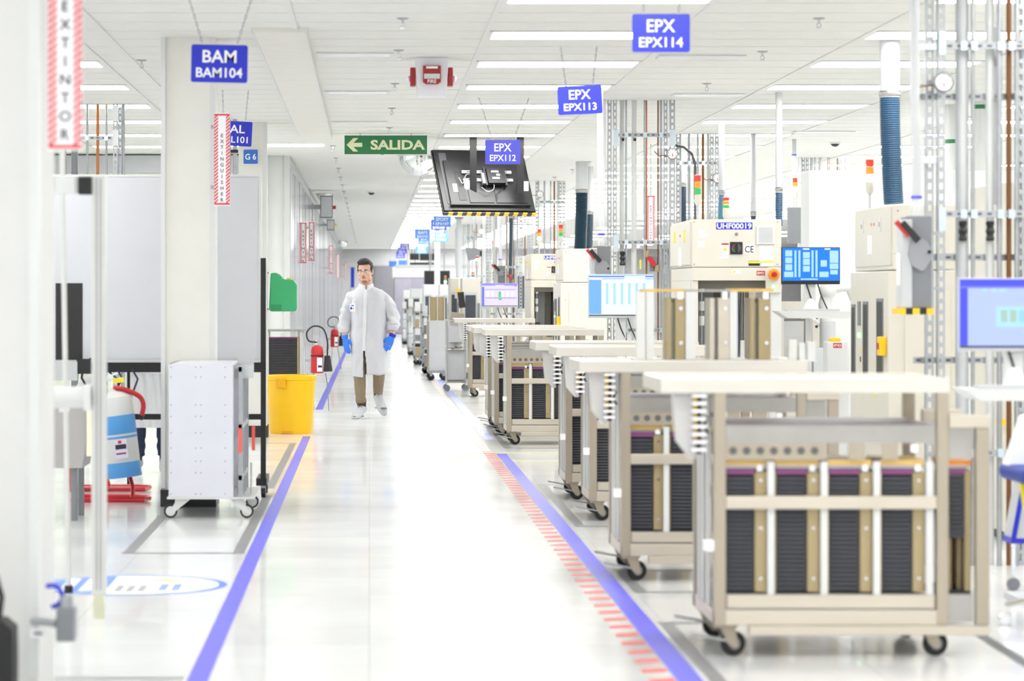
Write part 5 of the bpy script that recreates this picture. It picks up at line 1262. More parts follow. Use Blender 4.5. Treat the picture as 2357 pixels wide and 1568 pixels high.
# grey boxes on the silver wall
for (x0, x1, y0, y1, D, lab) in ((737, 766, 450, 502, 44.5, 'grey wall box below the quarter-dome mirror'), (752, 770, 505, 530, 55.0, 'smaller grey wall box farther down the silver wall')):
    t = thing('wall_box', lab, 'electrical box', (X(x0, D), D, Z(y1, D)))
    w, h = X(x1, D)-X(x0, D), (y1-y0)*D/F
    bx('box', GREYP, t, 0, w, 0, .3, 0, h, bevel=.006); bx('door', GREYL, t, .015, w-.015, -.008, 0, .02, h-.02); bx('bracket', GALV, t, -.985-X(x0, D)+.03, 0, .1, .14, h*.4, h*.6)
    bx('lamp', DRED if D < 50 else YELLOW, t, w, w+.05, .02, .08, h*.4, h*.55)
t = thing('blue_banner', 'tall narrow deep blue strip at the far end of the silver wall', 'banner', (X(811, 88), 88, Z(662, 88)))
bx('cloth', BLUE, t, -.05, .06, 0, .02, 0, 46*88/F); bx('rod', GALV, t, -.12, .08, .0, .02, 46*88/F, 46*88/F+.02)
MB().cyl((-.05, .01, -Z(662, 88)), (-.05, .01, 0.01), .012, 6).build('stand', GALV, t)
# ================================================================ PEOPLE
def remesh(m, name, mat, parent, voxel=0.006, smooth=3, fold=None):
    me = m.mesh(name); o = bpy.data.objects.new('tmp', me); col.objects.link(o)
    r = o.modifiers.new('r', 'REMESH'); r.mode = 'VOXEL'; r.voxel_size = voxel
    s = o.modifiers.new('s', 'SMOOTH'); s.iterations = smooth; s.factor = 0.5
    bpy.context.view_layer.update()
    ev = o.evaluated_get(bpy.context.evaluated_depsgraph_get()); out = bpy.data.meshes.new_from_object(ev)
    bpy.data.objects.remove(o)
    if fold:
        ns_ = [v.normal.copy() for v in out.vertices]
        for v, n in zip(out.vertices, ns_): v.co += n*fold(v.co)
    out.polygons.foreach_set('use_smooth', [True]*len(out.polygons)); out.materials.clear(); out.materials.append(mat)
    ob = bpy.data.objects.new(name, out); return link(ob, parent)
def ell(c, a, b, n=28, p=2.4, notch=None):
    pts = []
    for j in range(n):
        q = 2*math.pi*j/n; cs, sn = math.cos(q), math.sin(q)
        x_ = a*abs(cs)**(2/p)*(1 if cs >= 0 else -1); y_ = b*abs(sn)**(2/p)*(1 if sn >= 0 else -1)
        pts.append(Vector((c[0]+x_, c[1]+y_, c[2])))
    return pts
def hand_mesh(M, side, grow=0.0, curl=.25, m=None):
    """fingers along -z, palm facing +y, thumb at side*x"""
    m = m or MB(); g = grow
    def T(p): return M @ Vector(p)
    rings = []
    for z, a, b in ((.012, .026, .020), (-.01, .029, .019), (-.04, .038, .017), (-.075, .041, .015), (-.095, .039, .012)):
        rings.append([T(v) for v in ell((0, 0, z), a+g, b+g, 16, 2.6)])
    m.ring(rings)
    for x_, l, z0 in ((-.030*side, .058, -.082), (-.011*side, .072, -.09), (.010*side, .078, -.092), (.030*side, .070, -.088)):
        pts = []; R = []; a = 0.0; p = Vector((x_, 0, z0+.02))
        pts.append(T(p)); R.append(.0095+g)
        for k, s in enumerate((.02, l*.45, l*.3, l*.25)):
            p = p+Vector((x_*.12*s/.05, math.sin(a)*s, -math.cos(a)*s)); a += curl; pts.append(T(p)); R.append((.0095, .0088, .008, .0062)[k]+g)
        m.tube(pts, R, 10)
    th = [(.022*side, .004, -.015), (.042*side, .012, -.04), (.052*side, .02, -.068), (.054*side, .026, -.09)]
    m.tube([T(p) for p in th], [.014+g, .012+g, .010+g, .007+g], 10)
    return m
def head_parts(m, H):
    def B(c, r): m.ball(H @ Vector(c), r, 16, 10, H.to_3x3())
    B((0, .018, .035), (.077, .095, .086)); B((0, -.012, -.03), (.069, .082, .085)); B((0, -.056, -.086), (.04, .032, .028))
    B((.046, -.018, -.068), (.024, .045, .032)); B((-.046, -.018, -.068), (.024, .045, .032))
    for s in (-1, 1):
        B((s*.04, -.066, -.024), (.022, .018, .018)); B((s*.029, -.083, .018), (.024, .012, .009)); B((s*.075, .012, -.006), (.010, .02, .032)); B((s*.012, -.1, -.036), (.009, .011, .008))
    m.tube([H @ Vector(p) for p in ((0, -.086, .014), (0, -.1, -.012), (0, -.108, -.032))], [.009, .010, .012], 10)
    B((0, -.088, -.062), (.024, .010, .006)); B((0, -.085, -.072), (.021, .011, .007))
def face_parts(body, H, hair=HAIR, beard=True):
    for s in (-1, 1):
        m = MB().ball(H @ Vector((s*.030, -.0785, .001)), (.0115, .009, .0055), 12, 8, H.to_3x3()); e = m.build('eye', LETTER, body, smooth=True)
        MB().ball(H @ Vector((s*.030, -.0855, .001)), (.005, .003, .0048), 10, 6, H.to_3x3()).build('iris', BOOT, e)
        MB().tube([H @ Vector(p) for p in ((s*.012, -.096, .021), (s*.03, -.0965, .026), (s*.05, -.085, .02))], [.0038, .0045, .002], 6).build('eyebrow', hair, body)
    MB().tube([H @ Vector(p) for p in ((-.023, -.094, -.066), (0, -.099, -.0655), (.023, -.094, -.066))], [.001, .0028, .001], 6).build('mouth', pm('lip', (176, 112, 102), .5) if 'lip' not in MATS else MATS['lip'], body)
    m = MB()
    for c, r in (((0, .028, .052), (.083, .098, .085)), ((0, -.02, .105), (.068, .066, .038)), ((.0, .05, -.01), (.078, .07, .075)), ((.022, -.052, .1), (.048, .03, .024)), ((-.03, -.042, .1), (.042, .03, .022)), ((.0, -.03, .122), (.05, .05, .02)), ((.07, .0, .03), (.012, .03, .045)), ((-.07, .0, .03), (.012, .03, .045))):
        m.ball(H @ Vector(c), r, 14, 10, H.to_3x3())
    hm = remesh(m, 'hair', hair, body, .006, 2, fold=lambda c: .004*noise.noise(Vector((c.x*70, c.y*70, c.z*40))))
    # trim hair out of the face: push front-lower vertices back inside the skull
    Hi = H.inverted()
    for v in hm.data.vertices:
        q = Hi @ v.co
        if q.y < -.03 and q.z < .075: q.y += (.075-q.z)*1.2+.01; q.x *= .8; v.co = H @ q
    if beard:
        m = MB(); m.ball(H @ Vector((0, -.064, -.095)), (.032, .0275, .021), 12, 8, H.to_3x3()); m.build('goatee', STUBBLE, body, smooth=True)
        MB().tube([H @ Vector(p) for p in ((-.026, -.0935, -.060), (-.01, -.1, -.053), (.01, -.1, -.053), (.026, -.0935, -.060))], [.0015, .0035, .0035, .0015], 6).build('moustache', STUBBLE, body)
def limb(m, pts, R, seg=14, flat=1.0): m.tube(pts, R, seg, flat=flat)
def shoe(m, ank, toe, w=.05, h=.055):
    a, t_ = Vector(ank), Vector(toe); d = (t_-a); f = Vector((d.x, d.y, 0)).normalized(); s_ = Vector((-f.y, f.x, 0)); up = Vector((0, 0, 1))
    L = d.length; dn = d.normalized(); nrm = s_.cross(dn).normalized()
    if nrm.z < 0: nrm = -nrm
    rings = []
    for k, wd_, hh, off in ((-.32, .030, .035, .01), (-.2, .044, .055, .01), (.1, .046, .058, .012), (.45, .052, .044, .0), (.8, .053, .034, -.006), (1.05, .045, .026, -.012), (1.2, .025, .016, -.016)):
        c = a+d*k; rings.append([c+s_*(wd_*math.cos(q))+nrm*(off+hh*math.sin(q)*(1 if math.sin(q) > 0 else .8)) for q in [2*math.pi*j/16 for j in range(16)]])
    m.ring(rings)

def person(loc, label, J, H, coat, pants, coat_mat, pant_mat, sleeves, feet, gloves, hem_cut=True, extras=True, vox=.006):
    t = thing('person', label, 'person', loc)
    # body: one continuous surface, head to feet, hands with five fingers
    m = MB(); head_parts(m, H)
    hc = H @ Vector((0, .02, -.06))
    limb(m, [hc+Vector((0, 0, .02)), J['neck'], J['chest']+Vector((0, 0, .06))], [.06, .063, .075])
    m.ring([ell(c, a, b) for c, a, b in ((J['chest']+Vector((0, 0, .075)), .08, .05), (J['chest']+Vector((0, 0, .03)), .155, .08), (J['chest']-Vector((0, 0, .1)), .16, .1), (J['pelvis']+Vector((0, 0, .12)), .135, .09), (J['pelvis'], .155, .1), (J['pelvis']-Vector((0, 0, .09)), .13, .09))])
    for s in 'lr':
        limb(m, [J['sho_'+s], J['elb_'+s], J['wri_'+s]], [.044, .04, .03]); hand_mesh(J['hand_'+s], J['thumb_'+s], 0, J.get('curl', .25), m)
        limb(m, [J['hip_'+s], J['kne_'+s], J['ank_'+s]], [.07, .044, .034]); shoe(m, J['ank_'+s]-Vector((0, 0, .045)), J['toe_'+s])
    body = remesh(m, 'body', SKIN, t, vox, 3)
    face_parts(body, H)
    # smock
    m = MB(); m.ring([ell(c, a, b, 40, 2.3) for c, a, b in coat])
    for pts, R in sleeves: limb(m, pts, R, 16)
    z_hem = coat[-1][0][2]
    def fold(c):
        f = .017*noise.noise(Vector((c.x*9+c.z*3, c.y*9, c.z*1.8)))+.010*noise.noise(Vector((c.x*16-c.z*6, c.y*14, c.z*5+3)))
        if abs(c.x) > .2 and c.z > .9: f += .012*math.sin(c.z*60+c.x*45)*(.4+noise.noise(Vector((c.x*8, c.y*8, c.z*8))))
        return f
    cm = remesh(m, 'smock', coat_mat, t, .008, 4, fold)
    if hem_cut:                                   # front slit: cloth folded back at the opening, hem lower on one side
        for v in cm.data.vertices:
            c = v.co
            if c.z < hem_cut[1] and c.y < 0.02:
                k = (hem_cut[1]-c.z)/max(.01, hem_cut[1]-z_hem); x0_, x1_ = hem_cut[0]-.004, hem_cut[0]+.004+.030*min(1, k*1.3)
                if x0_ < c.x < x1_: c.y += .16*min(1, 12*min(c.x-x0_, x1_-c.x)/max(.008, x1_-x0_))
            if c.z < .62 and c.x < hem_cut[0]+.01: c.z -= (.62-c.z)*.22
    # trousers and shoes
    m = MB()
    for s in 'lr': limb(m, pants[s][0], pants[s][1], 16)
    m.ball(J['pelvis']-Vector((0, 0, .03)), (.15, .1, .1), 16, 10)
    remesh(m, 'trousers', pant_mat, t, .008, 3, lambda c: .005*noise.noise(Vector((c.x*8, c.y*8, c.z*16)))+(.004*math.sin(c.z*70) if c.z < .28 else 0))
    for s in 'lr':
        m = MB(); a = J['ank_'+s]; limb(m, [a+Vector((0, 0, .07)), a+Vector((0, 0, .0)), a-Vector((0, 0, .04))], [.052, .05, .05], 14)
        m.build('boot_collar', BOOT, t, smooth=True)
        m = MB(); a2 = a-Vector((0, 0, .045)); shoe(m, a2, J['toe_'+s])
        m.v = [tuple(a2+(J['toe_'+s]-a2)*.4+(Vector(v)-(a2+(J['toe_'+s]-a2)*.4))*1.12) for v in m.v]
        m.v = [(x_, y_, max(z_, .001)) for x_, y_, z_ in m.v]
        sl = MB(); a3 = J['toe_'+s]; sl.ball((a2+(a3-a2)*.55-Vector((0, 0, .03)))*1.0, (.05, .11, .012), 14, 6, Matrix.Rotation(math.atan2(a3.x-a2.x, -(a3.y-a2.y)), 3, 'Z')); sl.v = [(x_, y_, max(z_, .0005)) for x_, y_, z_ in sl.v]; sl.build('sole', SOLE, t)
        sh_ = remesh(m, 'shoe_cover', SHOEC, t, .006, 3, lambda c: .004*noise.noise(Vector((c.x*30, c.y*30, c.z*20))))
        fr_ = a+(J['toe_'+s]-a)*.3+Vector((0, 0, .05))
        m = MB()
        for d in (-1, 1): m.tube([fr_, fr_+Vector((d*.03, -.02, .012)), fr_+Vector((d*.02, -.03, -.03)), fr_+Vector((0, -.01, 0)), fr_+Vector((d*.015, -.03, -.06))], .0032, 6)
        m.build('lace', BOOT, sh_)
        o = MB(); 
    if gloves:
        for s in 'lr':
            g = remesh(hand_mesh(J['hand_'+s], J['thumb_'+s], .0022, J.get('curl', .25)), 'glove', GLOVE, t, .0035, 2)
            M_ = J['hand_'+s]
            MB().ring([[M_ @ v for v in ell((0, 0, z), a, b, 16, 2.4)] for z, a, b in ((.03, .034, .028), (.02, .036, .03), (.0, .036, .027), (-.004, .034, .024))]).build('glove_cuff', GLOVED if s == 'r' else GLOVE, g, smooth=True)
    return t, body

def mx(c): return c*.001256-.528
def mz(c): return 1.840-.001256*c
V = Vector
def hand_frame(w, d, palm_rot, k=1.08):
    d = V(d).normalized(); zax = -d; yax = (V((0, 1, 0))-zax*zax.y).normalized(); xax = yax.cross(zax)
    M = Matrix((xax, yax, zax)).transposed().to_4x4(); M = M @ Matrix.Rotation(palm_rot, 4, 'Z'); return Matrix.Translation(w) @ M @ Matrix.Scale(k, 4)
H = Matrix.Translation((-.045, -.02, 1.622)) @ Matrix.Scale(1.05, 4) @ Matrix.Rotation(math.radians(-13), 4, 'Z') @ Matrix.Rotation(math.radians(-3), 4, 'Y') @ Matrix.Rotation(math.radians(4), 4, 'X')
J = dict(neck=V((-.03, .01, 1.49)), chest=V((-.015, .01, 1.36)), pelvis=V((-.005, .02, .92)),
    sho_l=V((-.165, .01, 1.345)), elb_l=V((-.272, .05, 1.10)), wri_l=V((-.268, -.04, .888)), sho_r=V((.145, .01, 1.345)), elb_r=V((.258, .05, 1.12)), wri_r=V((.25, -.06, .905)),
    hip_l=V((-.1, .0, .88)), kne_l=V((-.115, -.07, .49)), ank_l=V((-.085, -.02, .135)), toe_l=V((-.15, -.15, .032)),
    hip_r=V((.1, .02, .88)), kne_r=V((.105, -.02, .5)), ank_r=V((.098, .30, .255)), toe_r=V((.158, .21, .075)),
    thumb_l=1, thumb_r=-1, curl=.13)
J['hand_l'] = hand_frame(J['wri_l'], (.16, -.08, -1), math.radians(-50))
J['hand_r'] = hand_frame(J['wri_r'], (-.38, -.12, -.92), math.radians(25))
coat = [((-.033, .004, 1.468), .066, .066), ((-.031, .004, 1.45), .085, .074), ((-.024, .006, 1.425), .125, .088), ((-.018, .008, 1.39), .168, .104), ((-.014, .006, 1.34), .192, .12), ((-.012, .004, 1.26), .194, .134), ((-.01, .0, 1.15), .186, .14), ((-.01, .0, 1.0), .19, .142), ((-.008, .0, .88), .198, .148), ((-.003, .0, .75), .203, .16), ((.002, .0, .6), .199, .17), ((.004, .0, .49), .197, .18)]
sleeves = [([V((-.12, .01, 1.36)), V((-.185, .02, 1.325)), V((-.225, .03, 1.25)), V((-.255, .045, 1.16)), V((-.275, .05, 1.08)), V((-.281, .02, 1.02)), V((-.279, .0, .975)), V((-.275, -.012, .95))], [.066, .078, .072, .066, .067, .065, .062, .044]),
           ([V((.1, .01, 1.36)), V((.165, .02, 1.325)), V((.21, .03, 1.25)), V((.247, .045, 1.17)), V((.266, .05, 1.11)), V((.266, .01, 1.05)), V((.26, -.02, 1.01)), V((.256, -.035, .985))], [.066, .08, .077, .075, .077, .075, .068, .044])]
pants = {'l': ([V((-.095, .0, .88)), V((-.108, -.05, .52)), V((-.1, -.03, .28)), V((-.088, -.02, .17))], [.08, .07, .061, .058]),
         'r': ([V((.1, .02, .88)), V((.108, -.01, .52)), V((.102, .13, .38)), V((.099, .26, .30))], [.08, .072, .062, .056])}
man, body = person((X(850, 31.2), 31.2, 0), 'man in white smock, clear safety glasses and blue gloves walking down the aisle', J, H, coat, pants, FABRICW, KHAKI, sleeves, None, True, hem_cut=(-.062, .79))
# smock details
sm = [c for c in man.children if c.name.startswith('smock')][0]
m = MB(); L, Rr = [], []
prof = [(c[0][2], c[0][0], c[2], c[0][1]) for c in coat if c[0][2] > .7]
for i, (z, cx0, b, cy0) in enumerate(prof):
    if z > 1.44: continue
    k = (1.45-z)/(1.45-.75); xc = -.04+(-.022)*k
    L.append([V((xc-.018, cy0-b-.010, z)), V((xc+.018, cy0-b-.010, z)), V((xc+.018, cy0-b+.02, z)), V((xc-.018, cy0-b+.02, z))])
m.ring(L).build('placket', pm('placket_white', (218, 218, 223), .8), sm, smooth=True)
m = MB(); R1, R2 = [], []
for i in range(25):
    a = math.radians(-90+8+i*(360-16)/24); R1.append((a, .066)); 
inner = [[V((-.035+r_*math.cos(a)*1.08, -.0+r_*math.sin(a), z-(.020 if z > 1.48 else .010)*max(0, -math.sin(a))**3)) for a, _ in R1] for r_, z in ((.078, 1.43), (.073, 1.465), (.068, 1.49))]
outer = [[V((-.035+r_*math.cos(a)*1.08, -.0+r_*math.sin(a), z-(.020 if z > 1.48 else .010)*max(0, -math.sin(a))**3)) for a, _ in R1] for r_, z in ((.072, 1.491), (.078, 1.465), (.084, 1.425))]
m.ring(inner+outer, cap=False, closed=False).build('collar', MATS['placket_white'], sm, smooth=True)
for s, (w_, r_) in (('l', (V((-.279, -.005, .975)), .058)), ('r', (V((.26, -.03, 1.005)), .06))):
    MB().lathe([(r_*.8, -.03), (r_*1.02, -.02), (r_*1.08, 0), (r_*1.05, .02), (r_*.9, .03)], w_, 18).build('cuff', FABRICW, sm, smooth=True)
bd = bx('badge', LETTER, sm, mx(252), mx(295), -.162, -.156, mz(522), mz(455)); bx('badge_photo', SKIN, bd, mx(276), mx(286), -.1635, -.162, mz(508), mz(488)); bx('badge_block', BLUE, bd, mx(255), mx(270), -.1635, -.162, mz(506), mz(485)); bx('badge_head', MATS['label_blue'], bd, mx(262), mx(286), -.1635, -.162, mz(478), mz(465))
MB().tube([V((mx(272), -.158, mz(458))), V((mx(276), -.15, mz(440))), V((mx(282), -.138, mz(425))), V((mx(298), -.132, mz(418)))], .004, 6).build('badge_clip', LETTER, sm)
# safety glasses
g = bx('safety_glasses', LENS, body, 0, 0.0001, 0, 0.0001, 0, 0.0001)
gm = MB()
for s in (-1, 1):
    gm.ring([[H @ V((s*x_, y_, z_)) for x_, y_, z_ in ((.006, -.108, .012), (.058, -.094, .014), (.064, -.08, .0), (.055, -.094, -.018), (.012, -.107, -.016))], [H @ V((s*x_, y_, z_)) for x_, y_, z_ in ((.006, -.105, .012), (.058, -.091, .014), (.064, -.077, .0), (.055, -.091, -.018), (.012, -.104, -.016))]])
old = g.data; g.data = gm.mesh('safety_glasses'); g.data.materials.append(LENS); bpy.data.meshes.remove(old)
fr = MB(); 
for s in (-1, 1): fr.tube([H @ V((s*.064, -.08, .008)), H @ V((s*.076, -.03, .008)), H @ V((s*.08, .03, .0))], .003, 6)
fr.tube([H @ V(p) for p in ((-.064, -.08, .013), (-.03, -.105, .014), (0, -.111, .012), (.03, -.105, .014), (.064, -.08, .013))], .0022, 6)
fr.build('glasses_frame', GREYP, g)

# second person: only legs and smock hem show below the grey board
H2 = Matrix.Translation((0, .0, 1.60))
J2 = dict(neck=V((0, .01, 1.47)), chest=V((0, .01, 1.34)), pelvis=V((0, .02, .90)), sho_l=V((-.18, .01, 1.34)), elb_l=V((-.22, .03, 1.08)), wri_l=V((-.17, -.2, .98)), sho_r=V((.18, .01, 1.34)), elb_r=V((.22, .03, 1.08)), wri_r=V((.17, -.2, .98)),
    hip_l=V((-.1, 0, .87)), kne_l=V((-.12, -.02, .48)), ank_l=V((-.13, .0, .11)), toe_l=V((-.2, -.1, .03)), hip_r=V((.09, 0, .87)), kne_r=V((.1, -.02, .48)), ank_r=V((.1, .0, .11)), toe_r=V((.12, -.14, .03)), thumb_l=1, thumb_r=-1, curl=.3)
J2['hand_l'] = hand_frame(J2['wri_l'], (.1, -.9, -.3), 0); J2['hand_r'] = hand_frame(J2['wri_r'], (-.1, -.9, -.3), 0)
coat2 = [((0, 0, 1.46), .07, .066), ((0, 0, 1.40), .17, .09), ((0, 0, 1.3), .2, .12), ((0, 0, 1.05), .2, .14), ((0, 0, .8), .21, .16), ((0, 0, .40), .215, .18)]
sl2 = [([V((s*.12, .01, 1.34)), V((s*.19, .02, 1.3)), V((s*.22, .03, 1.1)), V((s*.19, -.12, 1.0)), V((s*.175, -.17, .985))], [.07, .08, .074, .066, .046]) for s in (-1, 1)]
pants2 = {'l': ([V((-.1, 0, .87)), V((-.12, -.02, .5)), V((-.128, 0, .13))], [.095, .078, .066]), 'r': ([V((.09, 0, .87)), V((.1, -.02, .5)), V((.1, 0, .13))], [.095, .078, .066])}
person((X(352, 21.7), 21.7, 0), 'person in white smock, dark jeans and shoe covers half hidden behind the grey board', J2, H2, coat2, pants2, FABRICW, JEANS, sl2, None, False, hem_cut=None, vox=.01)
# ================================================================ FAR END CLUTTER (right of aisle, 40-90 m)
def trolley(x0, x1, D, zt_, label, mat=GREYL, d=.6, shelf=True):
    t = thing('grey_trolley', label, 'trolley', (X(x0, D), D, 0)); w = X(x1, D)-X(x0, D)
    for x_ in (0, w-.03):
        for y_ in (0, d-.03): bx('post', GALV, t, x_, x_+.03, y_, y_+.03, .1, zt_)
    for i, (a, b) in enumerate(((.18, .42), (.46, .66), (.7, .86))):
        wq = (w-.06)*random.uniform(.55, .95); bx('drawer', random.choice((mat, WHITE, GREYL, GREYP, TAN, STEELD)), t, .03, .03+wq, .02, d-.03, zt_*a, zt_*(a+(b-a)*random.uniform(.5, 1))); bx('shelf', STEELD, t, 0, w, 0, d, zt_*a-.02, zt_*a)
    bx('load', (WHITE, PVC, CREAM)[int(D) % 3], t, w*.15, w*.8, .1, d-.1, zt_, zt_+.18)
    bx('top', STEEL, t, 0, w, 0, d, zt_-.03, zt_)
    if shelf: bx('shelf', STEELD, t, 0, w, 0, d, .12, .16)
    for x_ in (.05, w-.05):
        for y_ in (.05, d-.05):
            o = bx('caster_fork', GREYP, t, x_-.015, x_+.015, y_-.02, y_+.02, .07, .12); MB().lathe([(.05, -.015), (.05, .015)], (x_, y_, .0505), 14, 'y').build('wheel', RUBBER, o, smooth=True)
    return t
def far_machine(x0, x1, yt, D, label, mat=CREAM, win=True, d=1.2, lamp=None, yb=None):
    w = X(x1, D)-X(x0, D); h = Z(yt, D)
    t = thing('process_machine', label, 'machine', (X(x0, D), D, 0))
    bx('cabinet', mat, t, 0, w, 0, d, .1, h, bevel=.01); bx('plinth', BLACK, t, .03, w-.03, .03, d-.03, 0, .1)
    if win: 
        o = bx('window_frame', GREYL, t, w*.1, w*.8, -.02, 0, h*.52, h*.86); bx('window', pm('machine_window', (70, 74, 82), .2) if 'machine_window' not in MATS else MATS['machine_window'], o, w*.16, w*.74, -.025, -.02, h*.55, h*.83)
    bx('control_panel', GREYP, t, w*.84, w*.96, -.03, 0, h*.55, h*.75); bx('seam', GREYP, t, 0, w, -.004, 0, h*.44, h*.445)
    bx('lower_door', mat, t, w*.06, w*.94, -.012, 0, h*.12, h*.42)
    return t
# steel cart with tan panels and white bag shelf
D = 45.0
t = thing('tan_rack_trolley', 'grey castered trolley with two tan panels standing on top', 'trolley', (X(988, D), D, 0))
w = X(1026, D)-X(988, D)
bx('body', GREYL, t, .0, w, .05, .9, .16, Z(738, D)); bx('side_sheet', TAN, t, -.01, 0, .05, .9, .16, Z(740, D)); bx('base', STEELD, t, -.02, w+.02, 0, .95, .12, .16)
for a, b in ((991, 1006), (1008, 1023)): bx('tan_panel', TAN, t, X(a, D)-X(988, D), X(b, D)-X(988, D), .1, .3, Z(738, D), Z(684, D))
for a in (988, 1006, 1023): bx('frame_post', ALU, t, X(a, D)-X(988, D), X(a+2, D)-X(988, D), .08, .32, Z(738, D), Z(681, D))
bx('frame_top', ALU, t, 0, w, .08, .32, Z(683, D), Z(680, D))
for x_ in (.03, w-.03):
    for y_ in (.06, .85): MB().lathe([(.055, -.015), (.055, .015)], (x_, y_, .0555), 14, 'y').build('wheel', RUBBER, t, smooth=True); bx('fork', GALV, t, x_-.02, x_+.02, y_-.02, y_+.02, .07, .12)
# wire shelf trolley with grey bins and white bags
D = 40.0
t = thing('shelf_trolley', 'grey two-tier trolley with tall chrome posts before the tan-panel trolley', 'trolley', (X(1029, D), D, 0))
w = X(1072, D)-X(1029, D)
for x_ in (0, w):
    for y_ in (0, .5): MB().cyl((x_, y_, .0), (x_, y_, Z(738, D)), .012, 8).build('post', CHROME, t, smooth=True)
bx('upper_bin', pm('bin_grey', (202, 203, 206), .5), t, .02, w-.02, .03, .47, Z(788, D), Z(752, D)); bx('lower_bin', MATS['bin_grey'], t, .02, w-.02, .03, .47, .16, Z(806, D))
bx('shelf', STEELD, t, -.01, w+.01, -.01, .51, Z(808, D), Z(805, D)); bx('shelf', STEELD, t, -.01, w+.01, -.01, .51, .12, .15)
for x_ in (0, w):
    for y_ in (0, .5): MB().lathe([(.045, -.012), (.045, .012)], (x_, y_, .0455), 12, 'y').build('wheel', GREYP, t, smooth=True)
sb = thing('plastic_bags', 'crumpled white plastic bags lying on the shelf trolley', 'bag', (X(1050, D), D+.2, Z(805, D)))
m = MB()
for i in range(7): m.ball((random.uniform(-.09, .09), random.uniform(-.06, .06), .05+.02*random.random()), (.06, .06, .05), 10, 6)
mb = remesh(m, 'bag', BAG, sb, .012, 1, lambda c: .02*noise.noise(Vector((c.x*25, c.y*25, c.z*25))))
tray = thing('steel_tray', 'slanted steel tray resting on top of the shelf trolley', 'tray', (X(1036, D), D, Z(738, D)))
MB().prism([(0, 0), (.22, 0), (.2, .1), (.02, .12)], .05, .4).build('tray', STEEL, tray); bx('rim', ALU, tray, -.01, .23, .04, .41, -.012, 0)
trolley(972, 988, 49, 1.0, 'narrow tan-sided trolley left of the tan-panel trolley', TAN)
trolley(952, 972, 55, 1.05, 'far grey trolley with dark gaps beside the aisle line')
trolley(938, 955, 64, 1.1, 'smaller far grey trolley nearer the far door')
trolley(925, 938, 78, 1.0, 'tiny far trolley close to the end of the aisle')
far_machine(1036, 1057, 640, 47.4, 'far pale machine with dark window left of the lavender monitor', CREAM)
far_machine(1064, 1106, 640, 46.0, 'far cream machine with dark window directly behind the lavender monitor', CREAM, lamp=1)
far_machine(1012, 1034, 655, 58, 'far white machine behind the white post', WHITE)
far_machine(975, 1000, 655, 66, 'far white machine left of the white post', WHITE)
far_machine(945, 972, 665, 74, 'distant white machine with small window near the aisle end', WHITE)
far_machine(928, 946, 668, 84, 'most distant pale machine at the aisle end', WHITE)
far_machine(1186, 1214, 590, 50, 'cream machine standing left of the machine numbered UHF0000', CREAM)
far_machine(1126, 1170, 600, 50, 'cream machine with flat front behind the small grey disconnect switch', CREAM, win=False)
t = thing('wall_phone_box', 'tilted black handset on a cream bracket beside the far machine window', 'handset', px(1062, 690, 44.5))
MB().box(-.05, .05, -.04, 0, -.13, .12, Matrix.Rotation(-.12, 4, 'Y')).build('handset', BLACK, t); bx('bracket', CREAM, t, -.1, -.04, 0, .12, .02, .15); bx('lamp', YELLOW, t, -.08, -.02, -.02, .02, .12, .17)
bx('arm', GREYL, t, -.02, .02, .0, 1.6, -.02, .02)
# cable tray with hangers
D = 70.0
t = thing('cable_tray', 'long white cable tray hung across the far end', 'cable tray', (X(910, D), D, Z(618, D)))
w = X(1105, D)-X(910, D)
for y_ in (0, .3): bx('rail', GREYL, t, 0, w, y_, y_+.03, 0, .09)
for i in range(int(w/.3)): bx('rung', GREYL, t, i*.3, i*.3+.03, .03, .3, 0, .02)
for x_ in (.3, .9, 1.5, 2.0): MB().cyl((x_, .15, .08), (x_, .15, ZC-Z(618, D)), .012, 6).build('hanger', GALV, t)
for (x0, x1, y0, y1, D, lab) in ((945, 963, 585, 597, 71, 'far black screen, left one of the upper row over the cable tray'), (968, 1000, 585, 598, 71, 'far black screen, wide one of the upper row over the cable tray'), (945, 997, 606, 614, 71, 'low wide black screen just above the cable tray'), (978, 1034, 625, 660, 69, 'large black screen hanging below the cable tray')):
    t = thing('hung_screen', lab, 'screen', px((x0+x1)/2, y1, D)); w, h = (x1-x0)*D/F, (y1-y0)*D/F
    bx('panel', BLACK, t, -w/2, w/2, 0, .06, 0, h); bx('frame', GREYD, t, -w/2-.02, w/2+.02, .02, .08, -.02, h+.02)
    for s in (-.3, .3): MB().cyl((s*w, .04, h), (s*w, .04, ZC-Z(y1, D)), .015, 6).build('hanger', GALV, t)
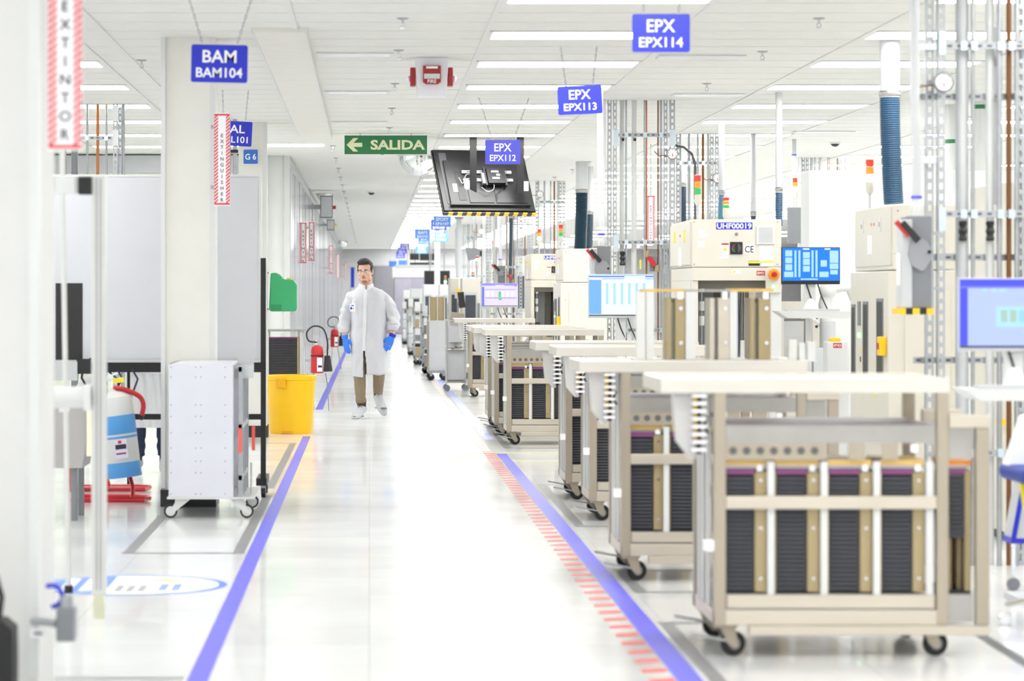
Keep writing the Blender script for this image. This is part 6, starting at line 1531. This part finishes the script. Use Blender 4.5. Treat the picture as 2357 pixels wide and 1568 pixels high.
for x_, y0, y1, D, pt, cols, lab in ((1089, 627, 655, 46.3, Z(640, 46.0), (LAMP_R, LAMP_O, LAMP_G, LAMP_B, LAMP_W), 'five-colour stack light above the far machine window'), (1025, 636, 668, 58.3, Z(655, 58), (LAMP_R, LAMP_G, LAMP_W), 'small stack light with lit white base near the white post'), (1099, 590, 610, 46.6, Z(640, 46.0), (LAMP_R, LAMP_W), 'far red and white stack light'), (1135, 555, 600, 50.5, Z(600, 50), (LAMP_R, LAMP_O, LAMP_G), 'far red orange green stack light above the small disconnect switch')):
    stack(x_, y0, y1, D, lab, cols=cols, pole_to=pt)
t = thing('vertical_duct', 'slim white duct dropping from the ceiling far behind the machines', 'duct', (X(1056, 60), 60, ZC))
MB().cyl((0, 0, 0), (0, 0, Z(640, 60)-ZC), .06, 12).build('pipe', GREYL, t, smooth=True); MB().lathe([(.1, 0), (.1, -.03)], seg=14).build('flange', GREYP, t)
t = thing('ceiling_projector', 'grey angled box hanging from the ceiling left of the far struts', 'projector', (X(1092, 52), 52, Z(600, 52)))
MB().prism([(-.1, .0), (.1, .05), (.1, .22), (-.16, .24)], 0, .3).build('body', GREYP, t); MB().cyl((0, .15, .2), (0, .15, ZC-Z(600, 52)), .02, 8).build('stem', GALV, t); bx('lens', BLACK, t, .1, .14, .05, .2, .08, .18)
# white ducts far right with green print bands, standing on the white enclosure
for x_, yt, D, rr_, lab in ((2200, 323, 24.6, 26, 'white duct with narrow green band beside the pipe bundle'), (2256, 243, 24.2, 17, 'wide white duct with green band between the near pipes')):
    zb_ = Z(392, 23.5); r = rr_*D/F; t = thing('white_duct', lab, 'duct', (X(x_, D), D, zb_))
    MB().cyl((0, 0, 0), (0, 0, ZC-zb_), r, 18).build('pipe', PVC, t, smooth=True)
    MB().lathe([(r*1.01, 0), (r*1.01, .035)], (0, 0, Z(yt, D)-zb_-.03), 18).build('green_band', SIGNG, t)
    MB().lathe([(r*1.15, 0), (r*1.15, .02)], (0, 0, 0), 18).build('flange', GREYL, t)
bpy.context.view_layer.update()
